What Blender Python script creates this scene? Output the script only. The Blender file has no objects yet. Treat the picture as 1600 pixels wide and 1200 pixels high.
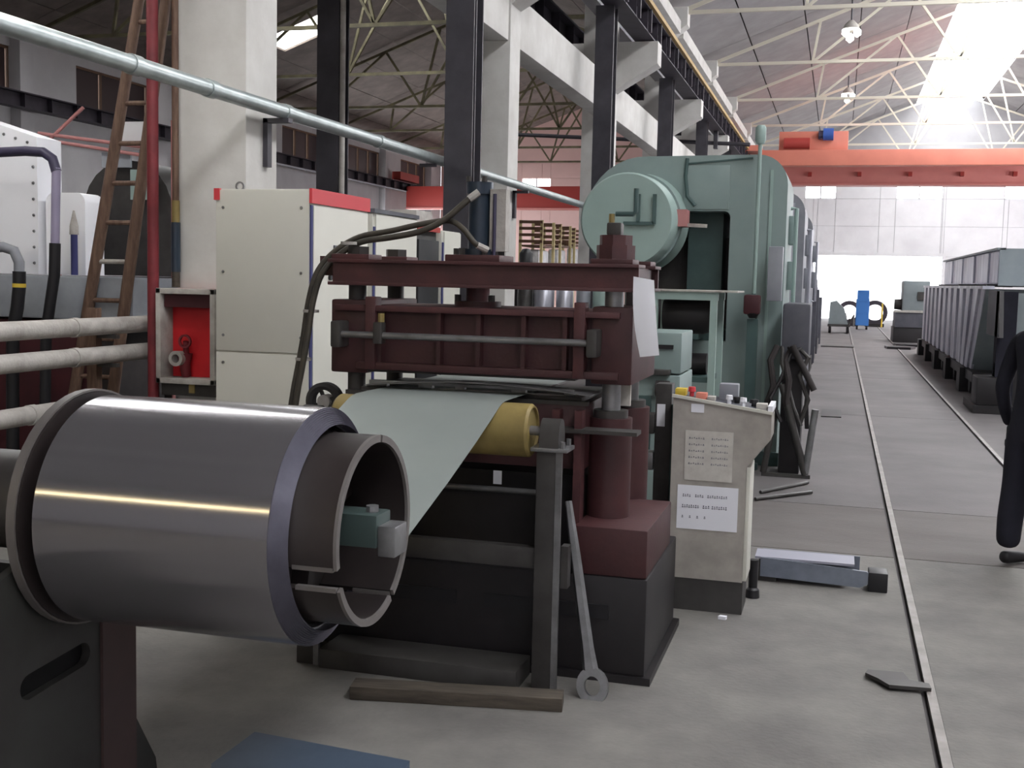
import bpy, bmesh, math, random
from mathutils import Vector, Matrix
random.seed(7)
C = bpy.context.scene.collection
PI = math.pi
R = math.radians

# ------------------------------------------------------------------ camera
CAMZ = 1.55
FPX = 1800.0
AX = Vector((0.9618409, -0.04669594, -0.2695952))   # world X in (right, up, forward)
AY = Vector((0.27267004, 0.08201404, 0.95860563))
AZ = Vector((0.0226524, 0.99553663, -0.09161704))
def rot_cols():
    right = Vector((AX[0], AY[0], AZ[0])); up = Vector((AX[1], AY[1], AZ[1])); fwd = Vector((AX[2], AY[2], AZ[2]))
    return right, up, fwd
_r, _u, _f = rot_cols()
cam = bpy.data.cameras.new('camera')
cam.sensor_width = 36.0
cam.lens = 36.0 * FPX / 1600.0
cam.clip_end = 300
camo = bpy.data.objects.new('camera', cam)
C.objects.link(camo)
m = Matrix.Identity(4)
for i in range(3):
    m[i][0] = _r[i]; m[i][1] = _u[i]; m[i][2] = -_f[i]
m[0][3], m[1][3], m[2][3] = 0, 0, CAMZ
camo.matrix_world = m
bpy.context.scene.camera = camo

def ray(px, py):
    return _r * (px - 800) + _u * (600 - py) + _f * FPX
def W(px, py, Y):                       # photo pixel on the plane y = Y
    d = ray(px, py); return Vector((0, 0, CAMZ)) + d * (Y / d.y)
def WX(px, py, X):                      # photo pixel on the plane x = X
    d = ray(px, py); return Vector((0, 0, CAMZ)) + d * (X / d.x)
def WF(px, py, z=0.0):                  # photo pixel on the level z
    d = ray(px, py); return Vector((0, 0, CAMZ)) + d * ((z - CAMZ) / d.z)

# ------------------------------------------------------------------ view, world, light
S = bpy.context.scene
S.view_settings.view_transform = 'Standard'
S.view_settings.look = 'None'
S.view_settings.exposure = 0.0
S.view_settings.gamma = 1.0
S.view_settings.use_curve_mapping = False
SKY = 5.0
SKYLIGHT = 9.0
WINDOW = 9.0
w = bpy.data.worlds.new('World'); S.world = w; w.use_nodes = True
bg = w.node_tree.nodes['Background']
bg.inputs[0].default_value = (0.93, 0.96, 1.0, 1); bg.inputs[1].default_value = SKY
def area(name, loc, rot, sx, sy, power, col=(1, 1, 1)):
    l = bpy.data.lights.new(name, 'AREA'); l.shape = 'RECTANGLE'; l.size = sx; l.size_y = sy
    l.energy = power; l.color = col
    o = bpy.data.objects.new(name, l); o.location = loc; o.rotation_euler = rot; C.objects.link(o)
    return o
# daylight entering by the big openings: the far door, the side windows; plus an added fill behind the camera
area('daylight_far_door', (1.5, 56.6, 1.7), (R(90), 0, 0), 5.6, 2.6, 1500, (0.95, 0.97, 1.0))
area('fill_behind_camera', (2.0, -10.6, 3.2), (R(-90), 0, 0), 10.0, 5.6, 170, (0.97, 0.97, 1.0))

# ------------------------------------------------------------------ materials
def lin(c):
    c = c / 255.0
    return c / 12.92 if c <= 0.04045 else ((c + 0.055) / 1.055) ** 2.4
def rgb(t): return (lin(t[0]), lin(t[1]), lin(t[2]), 1)
MATS = {}
def mat(name, col, rough=0.6, metal=0.0, col2=None, scale=6.0, amt=0.5, bump=0.0, bscale=60.0, spec=0.4, stretch=None, aniso=0.0):
    if name in MATS: return MATS[name]
    M = bpy.data.materials.new(name); M.use_nodes = True
    nt = M.node_tree; N = nt.nodes; L = nt.links
    b = N['Principled BSDF']
    b.inputs['Base Color'].default_value = rgb(col)
    b.inputs['Roughness'].default_value = rough
    b.inputs['Metallic'].default_value = metal
    b.inputs['Specular IOR Level'].default_value = spec
    tc = None
    if col2 is not None or bump:
        tc = N.new('ShaderNodeTexCoord'); mp = N.new('ShaderNodeMapping')
        L.new(tc.outputs['Object'], mp.inputs[0])
        if stretch: mp.inputs['Scale'].default_value = stretch
    if col2 is not None:
        n = N.new('ShaderNodeTexNoise'); n.inputs['Scale'].default_value = scale; n.inputs['Detail'].default_value = 5
        n.inputs['Roughness'].default_value = 0.62
        L.new(mp.outputs[0], n.inputs['Vector'])
        r = N.new('ShaderNodeValToRGB'); r.color_ramp.elements[0].position = 0.5 - 0.22 * (1.2 - amt); r.color_ramp.elements[1].position = 0.5 + 0.3 * (1.2 - amt)
        r.color_ramp.elements[0].color = rgb(col2); r.color_ramp.elements[1].color = rgb(col)
        L.new(n.outputs['Fac'], r.inputs[0]); L.new(r.outputs[0], b.inputs['Base Color'])
    if bump:
        n2 = N.new('ShaderNodeTexNoise'); n2.inputs['Scale'].default_value = bscale; n2.inputs['Detail'].default_value = 3
        L.new(mp.outputs[0], n2.inputs['Vector'])
        bu = N.new('ShaderNodeBump'); bu.inputs['Strength'].default_value = bump; bu.inputs['Distance'].default_value = 0.01
        L.new(n2.outputs['Fac'], bu.inputs['Height']); L.new(bu.outputs[0], b.inputs['Normal'])
    if aniso:
        b.inputs['Anisotropic'].default_value = aniso
        b.inputs['Anisotropic Rotation'].default_value = 0.25; tg = N.new('ShaderNodeTangent'); tg.direction_type = 'RADIAL'; tg.axis = 'X'
        L.new(tg.outputs[0], b.inputs['Tangent'])
    MATS[name] = M
    return M
def glow(name, col, strength):
    M = bpy.data.materials.new(name); M.use_nodes = True
    b = M.node_tree.nodes['Principled BSDF']
    b.inputs['Base Color'].default_value = (0.8, 0.8, 0.8, 1)
    b.inputs['Emission Color'].default_value = (*col, 1); b.inputs['Emission Strength'].default_value = strength
    return M

m_concrete = mat('floor_concrete', (127, 124, 119), 0.75, col2=(101, 98, 95), scale=2.2, amt=0.5, bump=0.25, bscale=45)
m_concrete_dark = mat('floor_concrete_dark', (106, 101, 98), 0.7, col2=(84, 78, 75), scale=1.1, amt=0.4, bump=0.25, bscale=45, stretch=(0.5, 1.6, 1))  # darker mottled concrete for one row of slabs
m_concrete_mid = mat('floor_concrete_worn', (112, 107, 107), 0.7, col2=(90, 86, 86), scale=1.0, amt=0.4, bump=0.2, bscale=45)
m_subfloor = mat('floor_joint_dirt', (62, 58, 55), 0.9)
m_white = mat('column_whitewash', (214, 212, 208), 0.8, col2=(190, 187, 182), scale=2.2, amt=0.3, bump=0.1, bscale=30)
m_wall = mat('wall_whitewash', (216, 215, 217), 0.85, col2=(200, 198, 201), scale=0.9, amt=0.3)
m_pink = mat('wall_pink_glare', (236, 202, 196), 0.85, col2=(226, 192, 186), scale=0.7, amt=0.3)  # pinkish glare on a white wall, put into the paint
m_gable = mat('gable_grey', (172, 171, 173), 0.85, col2=(154, 153, 156), scale=0.8, amt=0.3)
m_roof = mat('roof_slab', (166, 163, 163), 0.85, col2=(146, 143, 143), scale=1.3, amt=0.35)
m_roof_dark = mat('roof_slab_shaded', (142, 132, 126), 0.9, col2=(112, 103, 98), scale=1.3, amt=0.35)  # darker roof slab: the dimness of the left hall put into the colour
m_truss = mat('truss_cream', (206, 200, 184), 0.6)
m_truss_old = mat('truss_dull_yellow', (128, 122, 92), 0.7, col2=(92, 86, 70), scale=2)
m_girder = mat('girder_dark', (62, 56, 66), 0.6, col2=(48, 44, 52), scale=4)
m_post = mat('post_dark_steel', (74, 72, 78), 0.5, metal=0.2, col2=(58, 56, 62), scale=3)
m_yellow_rail = mat('rail_ochre', (168, 140, 88), 0.6)
m_galv = mat('galvanised_pipe', (178, 186, 186), 0.38, metal=0.55, col2=(150, 158, 158), scale=8, amt=0.3)
m_orange = mat('crane_orange', (222, 136, 116), 0.55, col2=(212, 128, 110), scale=1.5)
m_orange2 = mat('crane_red', (226, 150, 142), 0.55, col2=(218, 142, 136), scale=1.5)
m_cranedark = mat('crane_dark_red', (168, 62, 56), 0.6)
m_blue = mat('motor_blue', (58, 92, 168), 0.5)
m_maroon = mat('press_maroon', (74, 42, 43), 0.5, col2=(56, 32, 34), scale=5, amt=0.4, bump=0.1)
m_maroon_lt = mat('press_maroon_worn', (86, 50, 51), 0.5, col2=(66, 39, 41), scale=7, amt=0.5, bump=0.1)
m_oily = mat('oily_black_steel', (40, 36, 38), 0.5, col2=(28, 26, 28), scale=5, amt=0.4)
m_oily2 = mat('dark_grey_iron', (72, 70, 68), 0.5, metal=0.2, col2=(54, 51, 50), scale=6, amt=0.4)
m_chrome = mat('ground_steel', (205, 205, 205), 0.22, metal=0.95)
m_steel = mat('dull_steel', (150, 150, 152), 0.4, metal=0.7, col2=(118, 117, 118), scale=9, amt=0.4)
m_coil = mat('coil_sheet', (152, 150, 155), 0.21, metal=0.8, aniso=0.9)
m_strip = mat('strip_sheet', (146, 152, 148), 0.5, metal=0.25, col2=(138, 145, 142), scale=3, amt=0.2)
m_layers = mat('coil_edges', (104, 102, 114), 0.45, metal=0.5, col2=(92, 90, 102), scale=20, amt=0.3, stretch=(1, 1, 1))
m_core = mat('mandrel_brown_black', (50, 43, 42), 0.45, col2=(38, 33, 33), scale=5)
m_core_lt = mat('mandrel_worn_edge', (112, 108, 106), 0.5, metal=0.3, col2=(104, 99, 97), scale=8)
m_ped = mat('pedestal_green_black', (54, 55, 52), 0.6, col2=(42, 39, 38), scale=3, amt=0.5)
m_ped_red = mat('pedestal_reddish', (72, 54, 52), 0.6, col2=(60, 46, 45), scale=3)
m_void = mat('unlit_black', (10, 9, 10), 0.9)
m_teal = mat('spindle_teal', (62, 76, 74), 0.5, metal=0.2)
m_yellow = mat('roller_ochre', (150, 131, 78), 0.5, col2=(118, 102, 62), scale=6, amt=0.5)
m_wood = mat('old_wood', (88, 80, 70), 0.85, col2=(60, 53, 47), scale=5, amt=0.5, stretch=(1, 8, 8), bump=0.2)
m_cab = mat('cabinet_cream', (200, 198, 188), 0.5, col2=(193, 191, 181), scale=2, amt=0.2)
m_cabdirt = mat('console_cream_soiled', (176, 170, 162), 0.55, col2=(146, 140, 134), scale=5, amt=0.5)
m_red = mat('trim_red', (200, 62, 70), 0.5)
m_red2 = mat('fire_box_red', (206, 32, 38), 0.55, col2=(180, 26, 34), scale=3)
m_bluedark = mat('seam_blue', (58, 60, 108), 0.6)
m_black = mat('black_plastic', (30, 29, 32), 0.5)
m_plinth = mat('plinth_charcoal', (66, 64, 62), 0.6, col2=(52, 50, 49), scale=6)
m_paper = mat('paper_white', (226, 226, 232), 0.8)
m_paper_old = mat('paper_yellowed', (204, 200, 192), 0.8, col2=(180, 175, 168), scale=14, amt=0.4)
m_ink = mat('ink', (96, 96, 108), 0.9)
m_green = mat('press_green', (136, 151, 148), 0.5, col2=(123, 139, 137), scale=2.2, amt=0.3)
m_green_lt = mat('press_green_disc', (149, 168, 162), 0.5, col2=(137, 157, 151), scale=2.2, amt=0.3)
m_green_dk = mat('press_green_dark', (70, 92, 90), 0.5, col2=(56, 76, 75), scale=3)
m_greypress = mat('machine_grey', (146, 148, 154), 0.45, col2=(120, 122, 130), scale=2, amt=0.4)
m_greypress_dk = mat('machine_grey_dark', (88, 88, 96), 0.5, col2=(70, 70, 78), scale=3)
m_silver = mat('machine_silver', (196, 196, 204), 0.35, metal=0.5, col2=(150, 150, 160), scale=2.4, amt=0.5, stretch=(3, 3, .4))
m_rust = mat('red_pipe_paint', (126, 46, 52), 0.55, col2=(102, 36, 42), scale=6)
m_pinkpipe = mat('pink_pipe_paint', (176, 120, 118), 0.6)
m_bamboo = mat('ladder_wood', (120, 96, 80), 0.7, col2=(88, 66, 56), scale=6, amt=0.5, stretch=(6, 6, 1))
m_lag = mat('pipe_lagging', (188, 184, 178), 0.75, col2=(150, 144, 138), scale=6, amt=0.5, bump=0.3)
m_tank = mat('tank_bright_steel', (246, 246, 250), 0.35)
m_duct = mat('duct_grey', (158, 162, 168), 0.5, col2=(138, 142, 148), scale=3)
m_purple = mat('pipe_dark_blue', (64, 60, 82), 0.5)
m_lilac = mat('pipe_lilac_grey', (150, 142, 166), 0.5)
m_darkred = mat('machine_dark_red', (74, 28, 34), 0.6, col2=(56, 22, 28), scale=3)
m_machine_dark = mat('machine_blackened', (58, 52, 52), 0.7, col2=(42, 38, 38), scale=4)  # plain dark brown-grey for machine parts
m_hose = mat('hose_rubber', (78, 72, 62), 0.6, col2=(58, 54, 48), scale=14)
m_cyl = mat('cylinder_navy', (44, 56, 70), 0.35, col2=(36, 46, 58), scale=4)
m_tyre = mat('tyre_rubber', (62, 60, 60), 0.8)
m_bluebin = mat('sheet_blue', (70, 84, 102), 0.6, col2=(58, 72, 90), scale=4)
m_bluecab = mat('far_cabinet_blue', (62, 122, 196), 0.5)
m_yel2 = mat('signal_yellow', (206, 176, 62), 0.6)
m_stack = mat('tank_grey_steel', (236, 236, 244), 0.4, metal=0.05, col2=(170, 170, 184), scale=2.2, amt=0.5, stretch=(1, 2, .4))
m_stackside = mat('tank_end_grey', (132, 140, 142), 0.5, col2=(116, 124, 128), scale=2)
m_navy = mat('workwear_navy', (34, 34, 46), 0.9, col2=(28, 28, 38), scale=8)
m_skin = mat('skin', (190, 142, 116), 0.6)
m_hair = mat('hair_black', (24, 22, 22), 0.7)
m_rack = mat('rack_brown', (116, 84, 60), 0.6, col2=(92, 66, 48), scale=5)
m_rackpole = mat('rack_cream', (206, 190, 140), 0.6)
m_wrap = mat('wrapped_white', (222, 222, 226), 0.4, col2=(180, 180, 184), scale=7, amt=0.5)
m_brown = mat('window_dark', (72, 58, 60), 0.4)
m_frame = mat('window_frame_brown', (120, 92, 74), 0.6)
m_rail = mat('rail_steel_worn', (136, 130, 126), 0.5, metal=0.15, col2=(104, 98, 94), scale=6)
m_groove = mat('rail_groove', (66, 62, 62), 0.8)
m_chan = mat('channel_blue_grey', (124, 130, 142), 0.5, metal=0.2, col2=(100, 106, 118), scale=5)
m_chan_top = mat('channel_pale_top', (146, 146, 158), 0.5)
g_sky = glow('daylight_glazing', (0.97, 0.98, 1.0), SKYLIGHT)
g_win = glow('daylight_window', (0.97, 0.97, 1.0), WINDOW)
g_lamp = glow('lamp_tube', (1.0, 0.98, 0.95), 9.0)
g_hi = glow('lamp_tube_bright', (1.0, .99, .97), 55.0)
g_tube2 = glow('lamp_tube_white', (1.0, .99, .97), 30.0)
g_left = glow('daylight_sheet', (1.0, 0.99, 0.92), 4.0)
g_ind = glow('indicator_warm', (1.0, 0.82, 0.55), 5.0)

# ------------------------------------------------------------------ mesh builder
class MB:
    def __init__(s): s.bm = bmesh.new()
    def _xf(s, vs, M):
        if M is not None: bmesh.ops.transform(s.bm, matrix=M, verts=vs)
    def box(s, x0, x1, y0, y1, z0, z1, bev=0.0, M=None):
        r = bmesh.ops.create_cube(s.bm, size=1.0); vs = r['verts']
        for v in vs:
            v.co = Vector(((x0 + x1) / 2 + v.co.x * (x1 - x0), (y0 + y1) / 2 + v.co.y * (y1 - y0), (z0 + z1) / 2 + v.co.z * (z1 - z0)))
        if bev:
            es = list({e for v in vs for e in v.link_edges})
            rr = bmesh.ops.bevel(s.bm, geom=es, offset=bev, segments=2, affect='EDGES', profile=0.6)
            vs = list({v for f in rr['faces'] for v in f.verts} | {v for v in vs if v.is_valid})
        s._xf(vs, M); return s
    def prism(s, poly, axis, a, b, M=None):      # polygon in the two other axes, extruded along axis from a to b
        def P(u, v, t):
            return {'x': (t, u, v), 'y': (u, t, v), 'z': (u, v, t)}[axis]
        v0 = [s.bm.verts.new(P(u, v, a)) for u, v in poly]; v1 = [s.bm.verts.new(P(u, v, b)) for u, v in poly]
        n = len(poly)
        f = [s.bm.faces.new(v0), s.bm.faces.new(v1[::-1])]
        for i in range(n): f.append(s.bm.faces.new((v0[i], v0[(i + 1) % n], v1[(i + 1) % n], v1[i])))
        bmesh.ops.recalc_face_normals(s.bm, faces=f)
        s._xf(v0 + v1, M); return s
    def tube(s, pts, r, n=10, caps=True):
        pts = [Vector(p) for p in pts]; rs = r if isinstance(r, (list, tuple)) else [r] * len(pts)
        rings = []; up = None
        for i, p in enumerate(pts):
            t = (pts[min(i + 1, len(pts) - 1)] - pts[max(i - 1, 0)]).normalized()
            if up is None:
                up = Vector((0, 0, 1)) if abs(t.z) < 0.9 else Vector((1, 0, 0))
            a = up - t * up.dot(t); a.normalize(); up = a
            b = t.cross(a)
            rings.append([s.bm.verts.new(p + (a * math.cos(k * 2 * PI / n) + b * math.sin(k * 2 * PI / n)) * rs[i]) for k in range(n)])
        f = []
        for i in range(len(rings) - 1):
            for k in range(n): f.append(s.bm.faces.new((rings[i][k], rings[i][(k + 1) % n], rings[i + 1][(k + 1) % n], rings[i + 1][k])))
        if caps: f.append(s.bm.faces.new(rings[0][::-1])); f.append(s.bm.faces.new(rings[-1]))
        bmesh.ops.recalc_face_normals(s.bm, faces=f); return s
    def cyl(s, p, q, r, n=20): return s.tube([p, q], r, n)
    def bar(s, p, q, wd, hd=None):
        p = Vector(p); q = Vector(q); hd = hd or wd; t = (q - p).normalized()
        up = Vector((0, 0, 1)) if abs(t.z) < 0.95 else Vector((0, 1, 0))
        b = t.cross(up).normalized() * (wd / 2); a = b.cross(t).normalized() * (hd / 2)
        v = [s.bm.verts.new(c + d) for c in (p, q) for d in (a + b, a - b, -a - b, -a + b)]
        f = [s.bm.faces.new([v[i] for i in ix]) for ix in ((0, 1, 2, 3), (7, 6, 5, 4), (0, 4, 5, 1), (1, 5, 6, 2), (2, 6, 7, 3), (3, 7, 4, 0))]
        bmesh.ops.recalc_face_normals(s.bm, faces=f); return s
    def lathe(s, c, axis, prof, n=40, a0=0.0, a1=2 * PI):   # prof: closed list of (along, radius)
        full = abs(a1 - a0 - 2 * PI) < 1e-6
        k_n = n if full else n + 1
        def P(al, rr, an):
            u, v = rr * math.cos(an), rr * math.sin(an)
            d = {'x': (al, u, v), 'y': (u, al, v), 'z': (u, v, al)}[axis]
            return Vector(c) + Vector(d)
        rings = [[s.bm.verts.new(P(al, rr, a0 + (a1 - a0) * k / n)) for al, rr in prof] for k in range(k_n)]
        f = []; mlen = len(prof)
        for k in range(n):
            A = rings[k]; B = rings[(k + 1) % k_n]
            for i in range(mlen): f.append(s.bm.faces.new((A[i], A[(i + 1) % mlen], B[(i + 1) % mlen], B[i])))
        if not full: f.append(s.bm.faces.new(rings[0])); f.append(s.bm.faces.new(rings[-1][::-1]))
        bmesh.ops.recalc_face_normals(s.bm, faces=f); return s
    def sheet(s, rows, th):                      # grid of points given thickness along the local normal
        g = [[s.bm.verts.new(p) for p in r] for r in rows]; f = []
        for i in range(len(g) - 1):
            for k in range(len(g[0]) - 1): f.append(s.bm.faces.new((g[i][k], g[i][k + 1], g[i + 1][k + 1], g[i + 1][k])))
        bmesh.ops.recalc_face_normals(s.bm, faces=f)
        bmesh.ops.solidify(s.bm, geom=f, thickness=th); return s

def finish(name, mb, m, parent, smooth=True):
    me = bpy.data.meshes.new(name)
    mb.bm.normal_update(); mb.bm.to_mesh(me); mb.bm.free()
    me.materials.append(m)
    if smooth:
        me.shade_smooth(); me.set_sharp_from_angle(angle=R(38))
    o = bpy.data.objects.new(name, me); C.objects.link(o)
    if parent is not None:
        base = Vector((0, 0, 0)); q = parent
        while q is not None: base += q.location; q = q.parent
        me.transform(Matrix.Translation(-base)); o.parent = parent
    else:
        xs = [v.co for v in me.vertices]
        lo = Vector([min(c[i] for c in xs) for i in range(3)]); hi = Vector([max(c[i] for c in xs) for i in range(3)])
        b = Vector(((lo.x + hi.x) / 2, (lo.y + hi.y) / 2, lo.z))
        me.transform(Matrix.Translation(-b)); o.location = b
    return o
def part(name, mb, m, parent, label=None, smooth=True):
    o = finish(name, mb, m, parent, smooth)
    if label: o['label'] = label
    return o
def tag(o, label, cat, group=None):
    o['label'] = label; o['category'] = cat
    if group: o['group'] = group
    return o
def thing(name, label, cat, loc, group=None):
    o = bpy.data.objects.new(name, None); o.empty_display_size = 0.2; C.objects.link(o); o.location = loc
    return tag(o, label, cat, group)
def single(name, mb, m, label, cat, group=None): return tag(finish(name, mb, m, None), label, cat, group)
def struct(name, mb, m, parent=None, smooth=False):
    o = finish(name, mb, m, parent, smooth)
    if parent is None: o['kind'] = 'structure'
    return o
def struct_root(name, loc=(0, 0, 0)):
    o = bpy.data.objects.new(name, None); C.objects.link(o); o.location = loc; o['kind'] = 'structure'; return o
def piece(name, src, parent, loc):               # a linked copy of a piece's mesh
    o = src.copy(); C.objects.link(o); o.parent = parent; o.location = loc; return o
def copy_tree(o, parent=None):
    c = o.copy(); C.objects.link(c)
    if parent is not None: c.parent = parent
    for ch in list(o.children): copy_tree(ch, c)
    return c
def arc(cx, cy, r, a0, a1, n=8): return [(cx + r * math.cos(R(a0 + (a1 - a0) * i / n)), cy + r * math.sin(R(a0 + (a1 - a0) * i / n))) for i in range(n + 1)]

# ------------------------------------------------------------------ the building shell
COLX0, COLX1 = -4.18, -3.68
EAVE, SLOPE = 7.32, 0.37
RR, RL = (-3.9, 4.35, 12.6), (-20.1, -12.0, -3.9)
YN, YF = -11.3, 56.0
YK = [6.7 + 6 * k for k in range(9)]

fl = struct_root('floor')
part('sub_base', MB().box(-20.3, 12.8, YN - .2, 70, -.3, -.03), m_subfloor, fl, smooth=False)
m_yard = mat('yard_pale', (220, 218, 214), 0.8)
lanes = [(-20.2, -12.0), (-11.985, -3.92), (-3.905, .372), (.43, 1.44), (1.50, 6.0), (6.015, 12.7)]
ys = [YN - .1, -5, .9, 6.86, 8.36, 14.4, 20.4, 26.4, 32.4, 38.4, 44.4, 50.4, 56.2, 69.9]
for li, (x0, x1) in enumerate(lanes):
    for a, b in zip(ys, ys[1:]):
        mm = m_yard if a > 56 else m_concrete if b < 7 else (m_concrete_dark if b < 9 else m_concrete_mid)
        part('slab', MB().box(x0, x1, a + .006, b - .006, -.03, 0), mm, fl, smooth=False)

def floor_rail(x, label):
    t = thing('floor_rail', label, 'rail', (x, 0, -.02))
    part('rail_bar', MB().box(x - .008, x + .026, -10, 55.5, -.03, .010), m_rail, t)
    part('groove', MB().box(x - .026, x - .010, -10, 55.5, -.03, -.012), m_groove, t)
floor_rail(.40, 'steel rail sunk in the floor with the dark plate beside it, left of the pair')
floor_rail(1.47, 'steel rail sunk in the floor beside the grey ribbed tanks')

# roof panels, three long panels shared as meshes
ceil = struct_root('ceiling')
def roof_side(xe, xr, m_, strips, skip):
    n = strips; sgn = 1 if xr > xe else -1; wid = abs(xr - xe) / n
    src = None
    mb = MB(); d = Vector((sgn * 1, 0, SLOPE)).normalized(); nv = Vector((-sgn * SLOPE, 0, 1)).normalized()
    L_ = wid * math.sqrt(1 + SLOPE ** 2) - .02
    v = []
    for y in (.012, 5.988):
        for a, h in ((0.01, 0), (L_, 0), (L_, .1), (0.01, .1)):
            p = d * a + nv * h; v.append(mb.bm.verts.new((p.x, y, p.z)))
    f = [mb.bm.faces.new([v[i] for i in ix]) for ix in ((0, 1, 2, 3), (7, 6, 5, 4), (0, 4, 5, 1), (1, 5, 6, 2), (2, 6, 7, 3), (3, 7, 4, 0))]
    bmesh.ops.recalc_face_normals(mb.bm, faces=f)
    src = part('roof_panel', mb, m_, ceil, smooth=False)
    first = True
    for j in range(n):
        for k in range(-3, 9):
            y = 6.7 + 6 * k
            if skip(j, k): continue
            loc = (xe + sgn * wid * j, y, EAVE + SLOPE * wid * j)
            if first: src.location = loc; first = False
            else: piece('roof_panel', src, ceil, loc)
def roof_cover(xe, xr, frac, y1):
    sgn = 1 if xr > xe else -1; L_ = abs(xr - xe) * frac
    part('roof_backing', MB().prism([(xe, EAVE + .13), (xe + sgn * L_, EAVE + .13 + SLOPE * L_), (xe + sgn * L_, EAVE + .19 + SLOPE * L_), (xe, EAVE + .19)], 'y', YN, y1), m_subfloor, ceil, smooth=False)  # added sheet over the panels, closing their joints against the sky
roof_cover(RR[0], RR[1], 5 / 6, YF); roof_cover(RR[2], RR[1], 5 / 6, YF); roof_cover(RL[2], RL[1], 1, YF + 1); roof_cover(RL[0], RL[1], 2 / 6, YF + 1)
roof_side(RR[0], RR[1], m_roof, 6, lambda j, k: j == 5)
roof_side(RR[2], RR[1], m_roof, 6, lambda j, k: j == 5)
roof_side(RL[2], RL[1], m_roof_dark, 6, lambda j, k: False)
roof_side(RL[0], RL[1], m_roof_dark, 6, lambda j, k: (j == 3 or j == 2) and k == 4 or j == 5 and 0 < k < 4)
def slope_piece(xa, xb, y0, y1):          # filler slabs round the small roof light of the left hall
    za, zb_ = EAVE + SLOPE * (xa - RL[0]), EAVE + SLOPE * (xb - RL[0])
    part('roof_panel', MB().prism([(xa, za), (xb, zb_), (xb, zb_ + .1), (xa, za + .1)], 'y', y0, y1), m_roof_dark, ceil, smooth=False)
slope_piece(-17.4, -14.7, 30.71, 31.9); slope_piece(-17.4, -14.7, 33.5, 36.69)
slope_piece(-17.4, -17.05, 31.9, 33.5); slope_piece(-15.1, -14.7, 31.9, 33.5)

def skylight(name, xe, xr, y0, y1, zoff=.06, m_=g_sky, bars=True):
    t = struct_root(name, (0, 0, 0))
    n = max(1, round((y1 - y0) / 3.0)); st = (y1 - y0) / n
    for k in range(n):
        a = y0 + k * st; b = a + st
        mb = MB(); v = [mb.bm.verts.new(p) for p in ((xe[0], a + .01, xe[1]), (xr[0], a + .01, xr[1]), (xr[0], b - .01, xr[1]), (xe[0], b - .01, xe[1]))]
        f = [mb.bm.faces.new(v)]; bmesh.ops.solidify(mb.bm, geom=f, thickness=.02)
        part('pane', mb, m_, t, smooth=False)
    return t
def rz(xe, x): return EAVE + SLOPE * abs(x - xe) + .06
wR = abs(RR[1] - RR[0]) / 6; 
skylight('window_1', (RR[1] - wR, rz(RR[0], RR[1] - wR)), (RR[1], rz(RR[0], RR[1])), -11.3, 54.6)
skylight('window_2', (RR[1] + wR, rz(RR[2], RR[1] + wR)), (RR[1], rz(RR[2], RR[1])), -11.3, 54.6)
skylight('window_3', (-17.05, rz(RL[0], -17.05)), (-15.1, rz(RL[0], -15.1)), 31.9, 33.5, m_=g_left)
skylight('window_4', (RL[1] - 1.35, rz(RL[0], RL[1] - 1.35)), (RL[1], rz(RL[0], RL[1])), 12.75, 30.6, m_=g_sky)  # unseen roof light, added to brighten the left hall

# walls
def gable(name, x0, xm, x1, y, m_, mg, holes, ncol):
    t = struct_root(name)
    # panels of the wall below the eaves, cut round the openings, in pieces with recessed joints
    xs = sorted({x0, x1, *[x0 + (x1 - x0) * i / ncol for i in range(1, ncol)], *[h[0] for h in holes], *[h[1] for h in holes]})
    zs = sorted({0.0, EAVE, *[h[2] for h in holes], *[h[3] for h in holes], 4.3})
    for a, b in zip(xs, xs[1:]):
        for c, d in zip(zs, zs[1:]):
            mx, mz = (a + b) / 2, (c + d) / 2
            if any(h[0] < mx < h[1] and h[2] < mz < h[3] for h in holes): continue
            part('wall_panel', MB().box(a + .008, b - .008, y, y + .25, c + .006, d - .006), m_, t, smooth=False)
            part('joint_fill', MB().box(a, b, y + .04, y + .2, c, d), mg, t, smooth=False)
    part('backing', MB().prism([(x0, EAVE), (x1, EAVE), (xm, EAVE + SLOPE * (xm - x0))], 'y', y + .02, y + .2), mg, t, smooth=False)
    return t
DOOR = (-1.35, 4.45, 0.0, 2.95)
gable('wall_far', -3.9, 4.35, 12.6, YF, m_wall, m_gable, [DOOR, (-1.75, -.35, 5.55, 6.25), (2.3, 4.3, 5.55, 6.25), (6.9, 8.9, 5.55, 6.25)], 6)
gable('wall_far_left', -20.1, -12.0, -3.9, YF + 1, m_pink, m_pink, [(-15.75, -14.25, 6.1, 6.6), (-10.5, -9, 6.1, 6.6)], 6)
for i, (a, b, z0, z1, y) in enumerate([(-1.75, -.35, 5.55, 6.25, YF), (2.3, 4.3, 5.55, 6.25, YF), (6.9, 8.9, 5.55, 6.25, YF), (-15.75, -14.25, 6.1, 6.6, YF + 1), (-10.5, -9, 6.1, 6.6, YF + 1)]):
    t = struct_root('window_%d' % (5 + i))
    for s_ in (0, 1):
        mx = (a + b) / 2; q0, q1 = (a, mx - .02) if s_ == 0 else (mx + .02, b)
        part('pane', MB().box(q0 + .03, q1 - .03, y + .08, y + .1, z0 + .03, z1 - .03), g_win, t, smooth=False)
    fr = MB()
    for (p, q) in (((a, z0), (b, z0)), ((a, z1), (b, z1)), ((a, z0), (a, z1)), ((b, z0), (b, z1)), (((a + b) / 2, z0), ((a + b) / 2, z1))):
        fr.bar((p[0], y + .09, p[1]), (q[0], y + .09, q[1]), .06)
    part('window_frame', fr, m_wall, t, smooth=False)
dr = struct_root('door_1')
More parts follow.
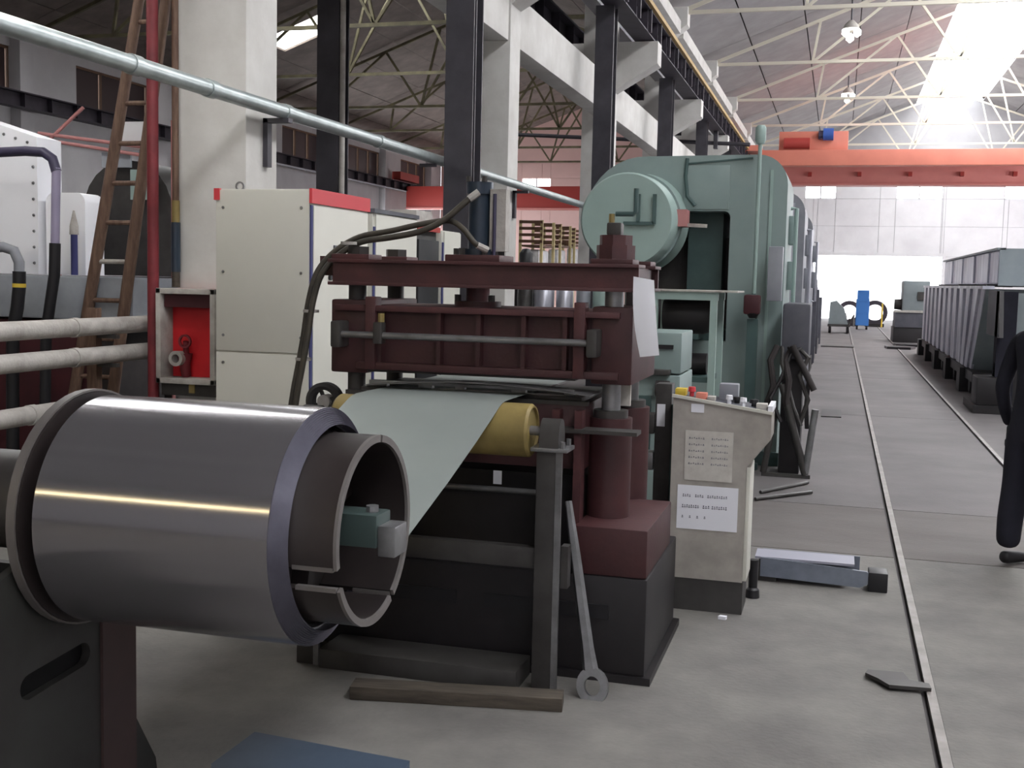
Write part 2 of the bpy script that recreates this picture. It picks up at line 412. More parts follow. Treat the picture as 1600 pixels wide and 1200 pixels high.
fr = MB(); fr.box(DOOR[0] - .12, DOOR[0], YF - .06, YF + .3, 0, DOOR[3]); fr.box(DOOR[1], DOOR[1] + .12, YF - .06, YF + .3, 0, DOOR[3]); fr.box(DOOR[0] - .12, DOOR[1] + .12, YF - .06, YF + .3, DOOR[3], DOOR[3] + .15)
part('door_frame', fr, m_wall, dr)
struct('wall_near', MB().box(-20.1, 12.6, YN - .3, YN, 0, 10.4), m_wall)
wr = struct_root('wall_right')
part('wall_panel', MB().box(12.6, 12.8, YN, YF, 0, 2.2), m_wall, wr, smooth=False)
part('wall_panel', MB().box(12.6, 12.8, YN, YF, 5.2, EAVE + .1), m_wall, wr, smooth=False)
part('wall_panel', MB().box(12.6, 12.8, YN, 18.7, 2.2, 5.2), m_wall, wr, smooth=False)
for k in range(2, 9):
    part('wall_panel', MB().box(12.6, 12.8, 6.7 + 6 * k, 6.7 + 6 * k + 1.4, 2.2, 5.2), m_wall, wr, smooth=False)
tw = struct_root('window_10')
for k in range(2, 8):
    part('pane', MB().box(12.68, 12.70, 6.7 + 6 * k + 1.42, 6.7 + 6 * k + 5.98, 2.22, 5.18), g_win, tw, smooth=False)
wl = struct_root('wall_left')
part('wall_panel', MB().box(-20.3, -20.1, YN, 36.7, 0, 5.9), m_wall, wl, smooth=False)
part('wall_panel', MB().box(-20.3, -20.1, 36.7, YF + 1, 0, 1.0), m_wall, wl, smooth=False)
part('wall_panel', MB().box(-20.3, -20.1, 36.7, YF + 1, 3.9, 5.9), m_wall, wl, smooth=False)
lw = struct_root('window_11')  # hidden glowing panes, added to light the far end of the left hall
for k in range(5, 9):
    y = 6.7 + 6 * k; y2 = min(y + 6, YF + 1)
    part('wall_panel', MB().box(-20.3, -20.1, y, y + 1.0, 1.0, 3.9), m_wall, wl, smooth=False)
    if y2 > y + 1.2: part('pane', MB().box(-20.24, -20.22, y + 1.02, y2 - .02, 1.02, 3.88), g_win, lw, smooth=False)
part('wall_panel', MB().box(-20.3, -20.1, YN, YF + 1, 7.0, EAVE + .1), m_wall, wl, smooth=False)
for k in range(-3, 9):
    y = 6.7 + 6 * k
    part('wall_panel', MB().box(-20.3, -20.1, y, min(y + 2.6, YF + 1), 5.9, 7.0), m_wall, wl, smooth=False)
    part('pilaster', MB().box(-20.1, -19.8, y, y + .5, 0, EAVE), m_wall, wl, smooth=False)
    if k < 8:
        t = struct_root('window_%d' % (14 + k))
        for q in range(3):
            part('pane', MB().box(-20.22, -20.2, y + 2.65 + q * 1.12, y + 2.65 + q * 1.12 + 1.05, 5.95, 6.95), m_brown, t, smooth=False)
        f_ = MB(); f_.box(-20.24, -20.14, y + 2.6, y + 6, 5.9, 5.96); f_.box(-20.24, -20.14, y + 2.6, y + 6, 6.94, 7.0)
        for q in range(4): f_.box(-20.24, -20.14, y + 2.6 + q * 1.12, y + 2.66 + q * 1.12, 5.9, 7)
        part('window_frame', f_, m_frame, t, smooth=False)
ground = MB().box(-60, 60, 69.9, 160, -.35, -.05)
struct('trim_1', ground, m_yard)

# infill wall between the columns, over the crane rail
wm = struct_root('wall_middle')
for k in range(0, 8):
    part('wall_panel', MB().box(-3.95, -3.72, YK[k] + .46, YK[k] + 5.96, 5.75, 7.45), m_gable, wm, smooth=False)

# columns with their brackets
ordn = ['nearest', 'second', 'third', 'fourth', 'fifth', 'sixth', 'seventh', 'eighth', 'ninth']
clab = ['white concrete column behind the white electric cabinet, with the red box on it',
        'white concrete column behind the hydraulic cylinder of the maroon press',
        'white concrete column rising behind the round housing of the green press'] + \
       ['white concrete column, %s of its row from the camera' % ordn[k] for k in range(3, 9)]
for k, y in enumerate(YK):
    t = thing('concrete_column', clab[k], 'column', (-3.93, y + .2, 0), 'white columns between the two halls')
    part('shaft', MB().box(COLX0, COLX1, y, y + .42, 0, 7.3, bev=.012), m_white, t)
    part('crane_bracket', MB().prism([(COLX1 - .01, 5.37), (-2.97, 5.37), (-2.97, 5.02), (COLX1 - .01, 4.6)], 'y', y + .01, y + .41), m_white, t)
    part('crane_bracket', MB().prism([(COLX0 + .01, 5.37), (-4.9, 5.37), (-4.9, 5.02), (COLX0 + .01, 4.6)], 'y', y + .01, y + .41), m_white, t)
    part('roof_bracket', MB().prism([(COLX1 - .01, 7.28), (-3.32, 7.28), (-3.32, 6.92), (COLX1 - .01, 6.64)], 'y', y + .01, y + .41), m_white, t)
# lower tie beams and eaves beams from column to column
for k in range(0, 8):
    single('tie_beam', MB().box(-3.98, -3.7, YK[k] + .43, YK[k + 1] - .01, 4.2, 4.78, bev=.01), m_white,
           'white concrete tie beam between the %s and %s columns of the row' % (ordn[k], ordn[k + 1]), 'beam', 'white tie beams')
    single('eaves_beam', MB().box(-3.715, -3.45, YK[k] + .43, YK[k + 1] - .01, 6.72, 6.98), m_white,
           'white eaves beam over the crane rail, from the %s to the %s column' % (ordn[k], ordn[k + 1]), 'beam', 'white eaves beams')
# dark posts standing at mid-bay under the girder
plab = ['dark steel post just left of the second white column', 'dark steel post left of the green press housing', 'dark steel post between the third and fourth columns',
        'dark steel post between the fourth and fifth columns', 'dark steel post between the fifth and sixth columns']
for k, y in enumerate((10.05, 16.4, 22.3, 28.2, 34.2)):
    t = thing('steel_post', plab[k], 'post', (-3.34, y, 0), 'dark mid-bay posts')
    part('web', MB().box(-3.45, -3.23, y - .01, y + .01, 0.02, 5.385), m_post, t, smooth=False)
    for s_ in (-1, 1): part('flange', MB().box(-3.47, -3.21, y + s_ * .13 - .01, y + s_ * .13 + .01, 0.02, 5.385), m_post, t, smooth=False)
    part('base_plate', MB().box(-3.55, -3.13, y - .2, y + .2, 0, .02), m_post, t, smooth=False)
PX = W(520, 200, 11.6).x + 5.545
t = thing('steel_post', 'dark steel post of the left hall seen over the white cabinet', 'post', (-5.55 + PX, 11.6, 0))
part('web', MB().box(-5.66 + PX, -5.43 + PX, 11.58, 11.61, .02, 7.78), m_post, t, smooth=False)
part('flange', MB().box(-5.67 + PX, -5.42 + PX, 11.46, 11.48, .02, 7.78), m_post, t, smooth=False)
part('flange', MB().box(-5.67 + PX, -5.42 + PX, 11.71, 11.73, .02, 7.78), m_post, t, smooth=False)
part('lit_edge', MB().cyl((-5.39 + PX, 11.5, .02), (-5.39 + PX, 11.5, 7.70), .03, 10), m_lag, t, 'pale strip standing for the lit edge of the post')  # pale rod in place of the light on the post's right edge
part('base_plate', MB().box(-5.75 + PX, -5.35 + PX, 11.4, 11.8, 0, .02), m_post, t, smooth=False)

# crane girders
def girder(name, x, label, y0, y1, zt, side):
    t = thing(name, label, 'girder', (x, y0, zt - .36))
    part('bottom_flange', MB().box(x - .16, x + .16, y0, y1, zt - .38, zt - .36), m_girder, t, smooth=False)
    part('top_flange', MB().box(x - .18, x + .18, y0, y1, zt - .03, zt), m_girder, t, smooth=False)
    part('web', MB().box(x - .012, x + .012, y0, y1, zt - .36, zt - .03), m_girder, t, smooth=False)
    src = None; n = int((y1 - y0) / 1.0)
    for i in range(n + 1):
        y = y0 + .02 + (y1 - y0 - .06) * i / n
        if src is None: src = part('stiffener', MB().box(x - .15, x + .15, y, y + .02, zt - .36, zt - .03), m_girder, t, smooth=False); yb = y
        else: piece('stiffener', src, t, (0, y - yb, 0))
    return t
g = girder('crane_girder', -3.2, 'dark crane girder carried on the column brackets beside the green press', 7, 55.5, 5.77, 1)
part('crane_rail', MB().box(-3.23, -3.17, 7, 55.5, 5.77, 5.86), m_girder, g, smooth=False)
part('conductor_bar', MB().box(-3.02, -2.96, 7, 55.5, 5.76, 5.83), m_yellow_rail, g, 'ochre yellow bar along the girder', smooth=False)
for i in range(46):
    y = 8 + i * 1.02
    part('hanger', MB().box(-3.05, -3.0, y, y + .06, 5.40, 5.75), m_girder, g, smooth=False)
girder('crane_girder', -19.4, 'dark crane girder along the left wall below the brown windows', 7, 56.5, 5.78, 1)
girder('crane_girder', -4.6, 'dark crane girder on the far side of the white columns', 7, 56.5, 5.78, 1)

# roof trusses
def truss(xs, y, m_, label, group, wd):
    xa, xm, xb = xs
    t = thing('roof_truss', label, 'truss', (xm, y, EAVE - .1), group)
    za = EAVE - .06; zr = EAVE + SLOPE * (xm - xa) - .12
    zb = EAVE - .12
    half = xm - xa
    part('bottom_chord', MB().bar((xa + .3, y, zb), (xb - .3, y, zb), wd), m_, t, smooth=False)
    for sg, xe in ((1, xa), (-1, xb)):
        part('top_chord', MB().bar((xe + sg * .3, y, za + SLOPE * .3 - .1), (xm, y, zr), wd), m_, t, smooth=False)
        T = lambda u: Vector((xe + sg * half * u, y, EAVE + SLOPE * half * u - .14))
        B = lambda u: Vector((xe + sg * half * u, y, zb))
        for p, q in ((T(.36), B(.34)), (B(.34), T(.62)), (T(.62), B(.78)), (B(.78), T(.86)), (B(.78), T(1.0))):
            part('web_member', MB().bar(p, q, wd * .8), m_, t, smooth=False)
    return t
for k in range(3, 9):
    truss((RR[0] + .25, RR[1], RR[2] - .1), YK[k] + .21, m_truss, 'cream steel roof truss over the orange crane hall, %s from the camera' % ordn[k - 3], 'trusses of the right hall', .075)
for k in range(2, 9):
    truss((RL[0] + .1, RL[1], RL[2] - .3), YK[k] + .21, m_truss_old, 'dull yellow roof truss in the dark left hall, %s from the camera' % ordn[k - 2], 'trusses of the left hall', .085)

# overhead cranes
t = thing('overhead_crane', 'orange overhead travelling crane spanning the right hall', 'crane', (4.5, 39.5, 5.86))
za, zb = W(1400, 258, 38).z, W(1400, 233, 38).z
part('girder', MB().box(-2.6, 11.8, 38, 38.45, za, zb, bev=.02), m_orange, t, 'bright orange near girder')
part('girder', MB().box(-2.6, 11.8, 40.6, 41.05, W(1400, 287, 40.6).z, zb - .15, bev=.02), m_orange2, t, 'duller red far girder')
part('girder_flange', MB().box(-2.6, 11.8, 40.5, 41.15, W(1400, 287, 40.6).z - .06, W(1400, 287, 40.6).z), m_orange2, t)
part('walkway', MB().box(-2.6, 11.8, 38.45, 40.6, zb - .12, zb - .06), m_cranedark, t)
for x0, x1 in ((-3.4, -2.6), (11.8, 12.5)):
    part('end_carriage', MB().box(x0, x1, 37.5, 41.6, 5.87, zb - .05, bev=.02), m_orange, t)
for x in (-1.2, .4, 2.0, 3.6, 5.2, 6.8): part('bracket', MB().box(x, x + .12, 40.4, 40.6, za - .12, za + .02), m_cranedark, t)
c0, c1 = W(1218, 231, 38.6), W(1326, 207, 38.6)
part('trolley', MB().box(c0.x, c1.x, 38.2, 40.4, zb - .02, c1.z, bev=.02), m_orange, t)
mo0, mo1 = W(1286, 218, 38.1), W(1303, 201, 38.1)
part('hoist_motor', MB().cyl(((mo0.x), 38.05, mo1.z - .18), ((mo1.x), 38.05, mo1.z - .18), .19, 18), m_blue, t, 'blue hoist motor')
part('motor_end', MB().cyl((mo0.x - .14, 38.05, mo1.z - .2), (mo0.x, 38.05, mo1.z - .2), .14, 18), m_purple, t)
part('hoist_drum', MB().cyl((mo0.x - 1.2, 38.12, zb + .22), (mo0.x - .4, 38.12, zb + .22), .17, 18), m_cranedark, t)
t = thing('overhead_crane', 'dark red overhead crane at the end of the left hall', 'crane', (-12, 50, 5.86))
z0, z1 = W(860, 325, 50).z, W(860, 291, 50).z
part('girder', MB().box(-19.3, -4.7, 50, 50.4, z0, z1, bev=.02), m_cranedark, t)
part('girder_flange', MB().box(-19.3, -4.7, 49.95, 50.45, z0 - .08, z0), m_orange2, t)
part('end_carriage', MB().box(-4.8, -4.3, 49, 51.4, 5.86, 6.2), m_cranedark, t)
part('end_carriage', MB().box(-19.6, -19.2, 49, 51.4, 5.86, 6.2), m_cranedark, t)

# lamps
def pendant(px, py, Y, label):
    p = W(px, py, Y); zt = EAVE + SLOPE * (p.x - RR[0]) - .02
    t = thing('pendant_lamp', label, 'lamp', (p.x, Y, p.z), 'pendant lamps under the right roof')
    part('rod', MB().cyl((p.x, Y, p.z + .1), (p.x, Y, zt), .02, 8), m_post, t)
    part('holder', MB().tube([(p.x, Y, p.z + .2), (p.x, Y, p.z + .1), (p.x, Y, p.z)], [.06, .16, .2], 14), m_lag, t)
    for q in range(3):
        a = q * 2 * PI / 3 + .4
        c = Vector((p.x + .16 * math.cos(a), Y + .05 * math.sin(a), p.z - .12 + .1 * math.sin(a)))
        part('bulb', MB().tube([c + Vector((0, 0, .1)), c + Vector((0, 0, .04)), c - Vector((0, 0, .06)), c - Vector((0, 0, .12))], [.03, .09, .09, .02], 10), g_lamp, t)
pendant(1330, 45, 30, 'bright three-bulb pendant lamp under the roof, the nearer and higher one')
pendant(1325, 146, 42, 'bright three-bulb pendant lamp under the roof, the farther and lower one')
def tube_lamp(x0, x1, y, z, ztop, label, m_=g_lamp):
    t = thing('tube_lamp', label, 'lamp', ((x0 + x1) / 2, y, z), 'tube lamps')
    part('housing', MB().box(x0, x1, y - .08, y + .08, z + .03, z + .09), m_lag, t)
    for s_ in (-.04, .04): part('tube', MB().cyl((x0 + .03, y + s_, z), (x1 - .03, y + s_, z), .02, 8), m_, t)
    for x in (x0 + .2, x1 - .2): part('rod', MB().cyl((x, y, z + .09), (x, y, ztop), .008, 6), m_post, t)
g_warm = glow('lamp_tube_warm', (1.0, .82, .45), 45.0)


# =================================================================== foreground: decoiler and coil
CY, CZ, CR = 2.55, .936, .29
XL, XR = -1.80, -1.19
def hole_plate(outer, inner, axis, a, b):
    mb = MB(); bm = mb.bm
    P = lambda u, v: {'x': (a, u, v), 'y': (u, a, v), 'z': (u, v, a)}[axis]
    es = []
    for loop in (outer, inner):
        vs = [bm.verts.new(P(*p)) for p in loop]
        es += [bm.edges.new((vs[i], vs[(i + 1) % len(vs)])) for i in range(len(vs))]
    r = bmesh.ops.triangle_fill(bm, edges=es, use_beauty=True)
    f = [g for g in r['geom'] if isinstance(g, bmesh.types.BMFace)]
    e = bmesh.ops.extrude_face_region(bm, geom=f)
    d = {'x': (b - a, 0, 0), 'y': (0, b - a, 0), 'z': (0, 0, b - a)}[axis]
    bmesh.ops.translate(bm, vec=d, verts=[g for g in e['geom'] if isinstance(g, bmesh.types.BMVert)])
    bmesh.ops.recalc_face_normals(bm, faces=bm.faces); return mb
dec = thing('decoiler', 'dark decoiler with slotted pedestal carrying the silver steel coil', 'decoiler', (-2.15, 2.4, 0))
sl = arc(2.335, .52, .032, 90, 270) + arc(2.545, .535, .032, -90, 90)
part('side_plate', hole_plate([(1.75, 0), (2.90, 0), (2.88, .12), (2.775, .29), (2.775, .70), (2.62, .86), (2.40, .86), (1.9, .7)], sl, 'x', -1.90, -1.875), m_ped, dec, 'dark green-black side plate with a long slot')
part('edge_strip', MB().box(-1.875, -1.866, 2.62, 2.772, .02, .69), m_ped_red, dec, 'slightly reddish strip on the plate edge')
part('side_plate', MB().prism([(1.75, 0), (2.90, 0), (2.88, .12), (2.775, .29), (2.775, .70), (2.62, .86), (2.40, .86), (1.9, .7)], 'x', -2.42, -2.40), m_ped, dec)
part('slot_shade', MB().box(-1.912, -1.904, 1.8, 2.74, .03, .70), m_void, dec)  # black sheet behind the slot, standing for the shade inside
part('cross_plate', MB().box(-2.40, -1.90, 2.74, 2.77, .02, .7), m_ped, dec)
part('base_plate', MB().box(-2.55, -1.8, 1.7, 2.92, 0, .03), m_ped, dec)
part('bearing_housing', MB().lathe((-2.16, CY, CZ), 'x', [(-.32, .0), (-.32, .13), (.27, .13), (.27, 0)], 28), m_oily2, dec)
part('back_plate', MB().lathe((-1.845, CY, CZ), 'x', [(-.012, .02), (-.012, .298), (.012, .298), (.012, .02)], 48), m_core, dec)
part('back_rim', MB().lathe((-1.85, CY, CZ), 'x', [(-.012, .299), (-.012, .304), (.012, .304), (.012, .299)], 48), m_core_lt, dec, 'worn pale rim of the back plate')
part('shaft', MB().cyl((-1.88, CY, CZ), (-1.2, CY, CZ), .05, 20), m_oily2, dec)
for a0, a1 in ((84, 192), (206, 298), (303, 441)):
    sh = part('mandrel_shell', MB().lathe((0, CY, CZ), 'x', [(-1.83, .222), (-1.83, .236), (XR, .236), (XR + .01, .230), (-1.058, .230), (-1.058, .214)], 20, R(a0), R(a1)), m_core, dec, 'dark brown mandrel shell')
    part('shell_rim', MB().lathe((0, CY, CZ), 'x', [(-1.058, .212), (-1.058, .231), (-1.050, .230), (-1.050, .213)], 20, R(a0), R(a1)), m_core_lt, sh, 'worn grey rim')
    for ae, sg in ((a0, 1), (a1, -1)):
        c, s_ = math.cos(R(ae)), math.sin(R(ae))
        part('shell_edge', MB().bar((XR + .03, CY + c * .224, CZ + s_ * .224), (-1.06, CY + c * .224, CZ + s_ * .224), .016, .010), m_core_lt, sh)
for a in (140, 255, 15):
    c, s_ = math.cos(R(a)), math.sin(R(a))
    part('expanding_arm', MB().bar((-1.23, CY + c * .05, CZ + s_ * .05), (-1.23, CY + c * .212, CZ + s_ * .212), .05, .03), m_core, dec)
part('inner_web', MB().lathe((-1.26, CY, CZ), 'x', [(-.01, .05), (-.01, .212), (.01, .212), (.01, .05)], 32), m_core, dec)
part('spindle_block', MB().box(-1.22, -1.03, CY - .045, CY + .045, CZ - .035, CZ + .045, bev=.006), m_teal, dec, 'teal-grey spindle block')
part('spindle_end', MB().box(-1.03, -.985, CY - .04, CY + .04, CZ - .055, CZ + .02, bev=.005), m_steel, dec, 'grey end of the spindle')
part('spindle_bolt', MB().cyl((-1.06, CY, CZ + .038), (-1.06, CY, CZ + .06), .016, 8), m_steel, dec)

coil = thing('steel_coil', 'bright silver coil of sheet steel on the decoiler, its strip running to the press', 'steel coil', ((XL + XR) / 2, CY, CZ - CR))
part('winding', MB().lathe((0, CY, CZ), 'x', [(XL, .247), (XL, CR), (XR, CR), (XR, .247)], 96), m_coil, coil)
ringp = []
n = 10
for i in range(n + 1):
    r_ = CR - (CR - .25) * i / n
    ringp.append((XR + .002 + .030 * i / n, r_))
    if i < n: ringp.append((XR + .002 + .030 * i / n - .002, r_ - (CR - .25) * .6 / n))
part('wound_edges', MB().lathe((0, CY, CZ), 'x', ringp + [(XR - .005, .25), (XR - .005, CR - .001)], 72), m_layers, coil, 'bluish layered edges of the winding')
path = [(2.55, CZ - CR - .0015), (2.60, .6498), (2.66, .664), (2.8, .699), (3.0, .748), (3.2, .803), (3.5, .889), (3.8, .983), (3.98, 1.044), (4.06, 1.073), (4.10, 1.084), (4.14, 1.0885), (4.25, 1.089), (4.6, 1.086), (5.3, 1.086)]
part('strip', MB().sheet([[(x, y, z) for x in (-1.795, -1.6, -1.4, -1.19)] for y, z in path], .0012), m_strip, coil, 'pale grey-green strip leaving the coil')

# ------------------------------------------------------------------- roller stand, plank, skid
RY, RZ_, RRAD = 4.13, .985, .10
st = thing('roller_stand', 'steel stand with an ochre guide roller under the strip', 'roller stand', (-1.45, RY, 0))
for x0 in (-1.05, -2.02):
    part('post', MB().box(x0, x0 + .075, RY - .04, RY + .05, 0, .915, bev=.004), m_oily2, st)
    part('post_lip', MB().box(x0 + .075, x0 + .098, RY - .045, RY - .03, .0, .915), m_steel, st, 'lip of the post, in paler steel for its lit side')  # light on the post's right side put into a paler steel
    part('cap_plate', MB().box(x0 - .02, x0 + .12, RY - .06, RY + .07, .915, .93, bev=.003), m_steel, st)
    part('bearing_block', MB().prism([(RY - .055, .93), (RY + .055, .93), (RY + .05, .985)] + arc(RY, .99, .045, 10, 170, 8) + [(RY - .05, .985)], 'x', x0 + .012, x0 + .085), m_oily2, st)
    for s_ in (-.045, .05): part('bolt', MB().cyl((x0 + .10, RY + s_, .93), (x0 + .10, RY + s_, .955), .01, 6), m_steel, st)
    part('gusset', MB().prism([(RY - .02, .40), (RY + .03, .40), (RY + .03, .56), (RY - .02, .56)], 'x', x0 + .098, x0 + .125), m_oily2, st)
part('cross_bar', MB().box(-1.945, -1.05, RY - .02, RY + .03, .465, .545, bev=.006), m_oily2, st)
rl = part('roller', MB().lathe((0, RY, RZ_), 'x', [(-1.86, .018), (-1.86, .092), (-1.85, RRAD), (-1.085, RRAD), (-1.075, .092), (-1.075, .085), (-1.085, .083), (-1.085, .018)], 48), m_yellow, st, 'ochre yellow roller')
part('roller_shaft', MB().cyl((-2.0, RY, RZ_), (-.97, RY, RZ_), .018, 12), m_steel, rl)
pl = MB().box(-.39, .39, -.05, .05, 0, .05, bev=.004)
o = single('wooden_plank', pl, m_wood, 'weathered wooden plank on the floor in front of the roller stand', 'plank')
o.location = (-1.28, 3.90, 0); o.rotation_euler = (0, 0, R(10))
single('timber_skid', MB().box(-1.91, -1.10, 4.06, 4.27, 0, .078, bev=.006), m_oily2, 'dark greasy timber skid along the foot of the maroon press', 'timber')

# ------------------------------------------------------------------- the maroon hydraulic press
P = thing('hydraulic_press', 'maroon four-column hydraulic press with a navy cylinder on top', 'press', (-1.42, 4.7, 0))
def pp(n, mb, m_, label=None, parent=None, smooth=True): return part(n, mb, m_, parent or P, label, smooth)
base = pp('base', MB().box(-2.02, -.655, 4.30, 5.12, .03, .41, bev=.008), m_oily, 'oily black base')
for x0, x1 in ((-1.75, -1.42), (-1.30, -.80)): pp('base_slot', MB().box(x0, x1, 4.292, 4.31, .245, .30), m_black, parent=base)
pp('foot_flange', MB().box(-2.04, -.63, 4.285, 5.13, .0, .03), m_oily)
pp('base_block', MB().box(-.95, -.66, 4.305, 4.95, .412, .60, bev=.008), m_maroon, 'dull red block on the base')
pp('base_block', MB().box(-2.02, -1.75, 4.305, 4.95, .412, .60, bev=.008), m_maroon)
pp('lower_frame', MB().box(-1.94, -.955, 4.5, 5.0, .41, .76), m_oily)
bol = pp('bolster', MB().box(-1.95, -.94, 4.42, 5.02, .80, 1.06, bev=.006), m_maroon)
pp('bolster_edge', MB().box(-1.96, -.93, 4.41, 4.44, 1.055, 1.072), m_oily2, parent=bol)
for x in (-1.06, -.97): pp('bolster_rib', MB().box(x, x + .03, 4.36, 4.43, .52, 1.04), m_maroon_lt, parent=bol)
pp('bolster_shelf', MB().box(-1.1, -.72, 4.34, 4.44, .955, .97), m_oily2, parent=bol)
pp('tie_rod', MB().cyl((-1.9, 4.40, .70), (-1.05, 4.40, .70), .012, 10), m_steel)
pp('tag', MB().box(-1.31, -1.275, 4.41, 4.413, .72, .775), m_paper, 'small white tag')
pp('die_plate', MB().box(-1.92, -.97, 4.48, 4.98, 1.062, 1.08), m_oily2)
for x in (-.865, -1.975):
    for y in (4.56, 5.0):
        pp('guide_column', MB().cyl((x, y, .95), (x, y, 1.52), .038, 24), m_steel if x > -1 else m_oily2)
        pp('column_sleeve', MB().cyl((x, y, .47), (x, y, 1.00), .088, 28), m_maroon)
        pp('sleeve_collar', MB().cyl((x, y, 1.00), (x, y, 1.03), .07, 24), m_oily2)
        pp('column_foot', MB().cyl((x, y, .40), (x, y, .47), .10, 24), m_maroon)
pp('sheet_scrap', MB().prism([(-.905, 1.04), (-.80, 1.04), (-.80, 1.16), (-.905, 1.16)], 'y', 4.63, 4.65), m_paper_old)
# slide
z0, z1 = 1.158, 1.425
sl_ = pp('slide', MB().box(-1.93, -.93, 4.50, 4.95, z0 + .02, z1 - .02), m_maroon)
pp('slide_flange', MB().box(-2.03, -.82, 4.44, 5.0, z1 - .025, z1, bev=.004), m_maroon_lt, parent=sl_)
pp('slide_flange', MB().box(-1.93, -.82, 4.44, 5.0, z0, z0 + .03, bev=.004), m_maroon, parent=sl_)
for x in (-1.84, -1.58, -1.41, -1.22, -1.05): pp('slide_rib', MB().box(x, x + .018, 4.455, 4.51, z0 + .03, z1 - .025), m_maroon, parent=sl_)
pp('slide_stile', MB().box(-1.885, -1.84, 4.43, 4.5, z0 + .0, z1 + .035, bev=.004), m_maroon_lt, parent=sl_)
pp('slide_stile', MB().box(-1.0, -.955, 4.43, 4.5, z0 + .0, z1 + .035, bev=.004), m_maroon_lt, parent=sl_)
for x in (-2.055, -.935): pp('guide_block', MB().box(x, x + .165, 4.47, 5.06, z0 - .02, z1 + .02, bev=.01), m_maroon, parent=sl_)
for px in ((-1.995, 4.40), (-.915, 4.40)):
    pp('rod_lug', MB().box(px[0] - .022, px[0] + .022, 4.375, 4.475, z0 + .09, z0 + .20, bev=.01), m_oily2)
rd = pp('stripper_rod', MB().cyl((-2.0, 4.40, z0 + .145), (-.91, 4.40, z0 + .145), .014, 12), m_steel, 'bare steel rod along the slide')
pp('rod_clamp', MB().box(-1.83, -1.79, 4.38, 4.43, z0 + .11, z0 + .20, bev=.008), m_oily2, parent=rd)
pp('clamp_screw', MB().cyl((-1.80, 4.40, z0 + .20), (-1.80, 4.40, z0 + .235), .014, 8), m_yellow, 'brassy clamp screw', parent=rd)
pp('upper_die', MB().box(-1.90, -1.0, 4.48, 4.98, z0 - .012, z0), m_oily2)
# top beam
bz0, bz1 = 1.505, 1.613
bm_ = pp('top_beam', MB().box(-2.05, -.755, 4.47, 4.49, bz0 + .012, bz1 - .012), m_maroon_lt)
for z in (bz0, bz1 - .014):
    pp('beam_flange', MB().box(-2.06, -.75, 4.44, 4.60, z, z + .014, bev=.003), m_maroon_lt, parent=bm_)
    pp('beam_flange', MB().box(-2.06, -.75, 4.86, 5.02, z, z + .014, bev=.003), m_maroon, parent=bm_)
pp('rear_web', MB().box(-2.05, -.755, 4.97, 4.99, bz0 + .012, bz1 - .012), m_maroon, parent=bm_)
for x in (-2.02, -1.62, -1.30, -.80): pp('beam_diaphragm', MB().box(x, x + .02, 4.50, 4.96, bz0 + .012, bz1 - .012), m_maroon, parent=bm_)
for x in (-.865, -1.975):
    for y in (4.56, 5.0):
        pp('column_plate', MB().box(x - .085, x + .085, y - .085, y + .06, bz1, bz1 + .022 if x < -1 else bz1 + .02, bev=.004), m_maroon_lt)
        if x > -1 and y > 4.8: continue
        if x > -1:
            nut = pp('column_nut', MB().cyl((x, y, bz1 + .02), (x, y, bz1 + .075), .078, 8), m_maroon_lt)
            pp('lock_nut', MB().cyl((x, y, bz1 + .075), (x, y, bz1 + .115), .066, 8), m_maroon_lt, parent=nut)
        else:
            pp('column_nut', MB().cyl((x, y, bz1 + .022), (x, y, bz1 + .055), .05, 6), m_oily2)
pp('air_valve', MB().box(-.90, -.84, 4.53, 4.59, bz1 + .115, bz1 + .165, bev=.008), m_oily2)
pp('valve_stem', MB().cyl((-.885, 4.56, bz1 + .165), (-.885, 4.56, bz1 + .20), .012, 8), m_yellow)
pp('pipe_bracket', MB().tube([(-.87, 4.56, bz1 + .20), (-.80, 4.56, bz1 + .20), (-.79, 4.56, bz1 + .21), (-.79, 4.56, bz1 + .30)], .010, 8), m_green_dk)
# cylinder
cx, cy = -1.488, 4.72
pp('cylinder_flange', MB().box(cx - .115, cx + .125, cy - .11, cy + .11, bz1, bz1 + .03, bev=.005), m_maroon_lt)
for a in range(6): pp('flange_bolt', MB().cyl((cx + (.1 * math.cos(a * PI / 3)), cy + .09 * math.sin(a * PI / 3), bz1 + .03), (cx + (.1 * math.cos(a * PI / 3)), cy + .09 * math.sin(a * PI / 3), bz1 + .058), .014, 6), m_oily2)
cyl_ = pp('cylinder', MB().lathe((cx, cy, 0), 'z', [(bz1 + .03, 0), (bz1 + .03, .07), (bz1 + .055, .07), (bz1 + .055, .047), (1.90, .047), (1.90, .058), (1.95, .058), (1.95, 0)], 32), m_cyl, 'navy hydraulic cylinder')
for s_ in (-.035, .035): pp('cap_bolt', MB().cyl((cx + s_, cy - .05, 1.95), (cx + s_, cy - .05, 1.972), .012, 6), m_oily2, parent=cyl_)
pp('cylinder_plate', MB().box(cx + .055, cx + .125, cy - .03, cy + .03, 1.66, 1.92), m_lag, 'pale grey pipe block beside the cylinder')
pp('cylinder_pipe', MB().cyl((cx + .078, cy - .036, 1.64), (cx + .078, cy - .036, 1.90), .008, 10), m_purple)
pp('piston_rod', MB().cyl((cx, cy, z1 - .01), (cx, cy, bz0 + .02), .05, 24), m_maroon_lt)
pp('rod_flange', MB().cyl((cx, cy, z1), (cx, cy, z1 + .022), .10, 24), m_maroon)
for s_ in (-.075, .075): pp('rod_bolt', MB().cyl((cx + s_, cy - .045, z1 + .022), (cx + s_, cy - .045, z1 + .05), .015, 6), m_oily2)
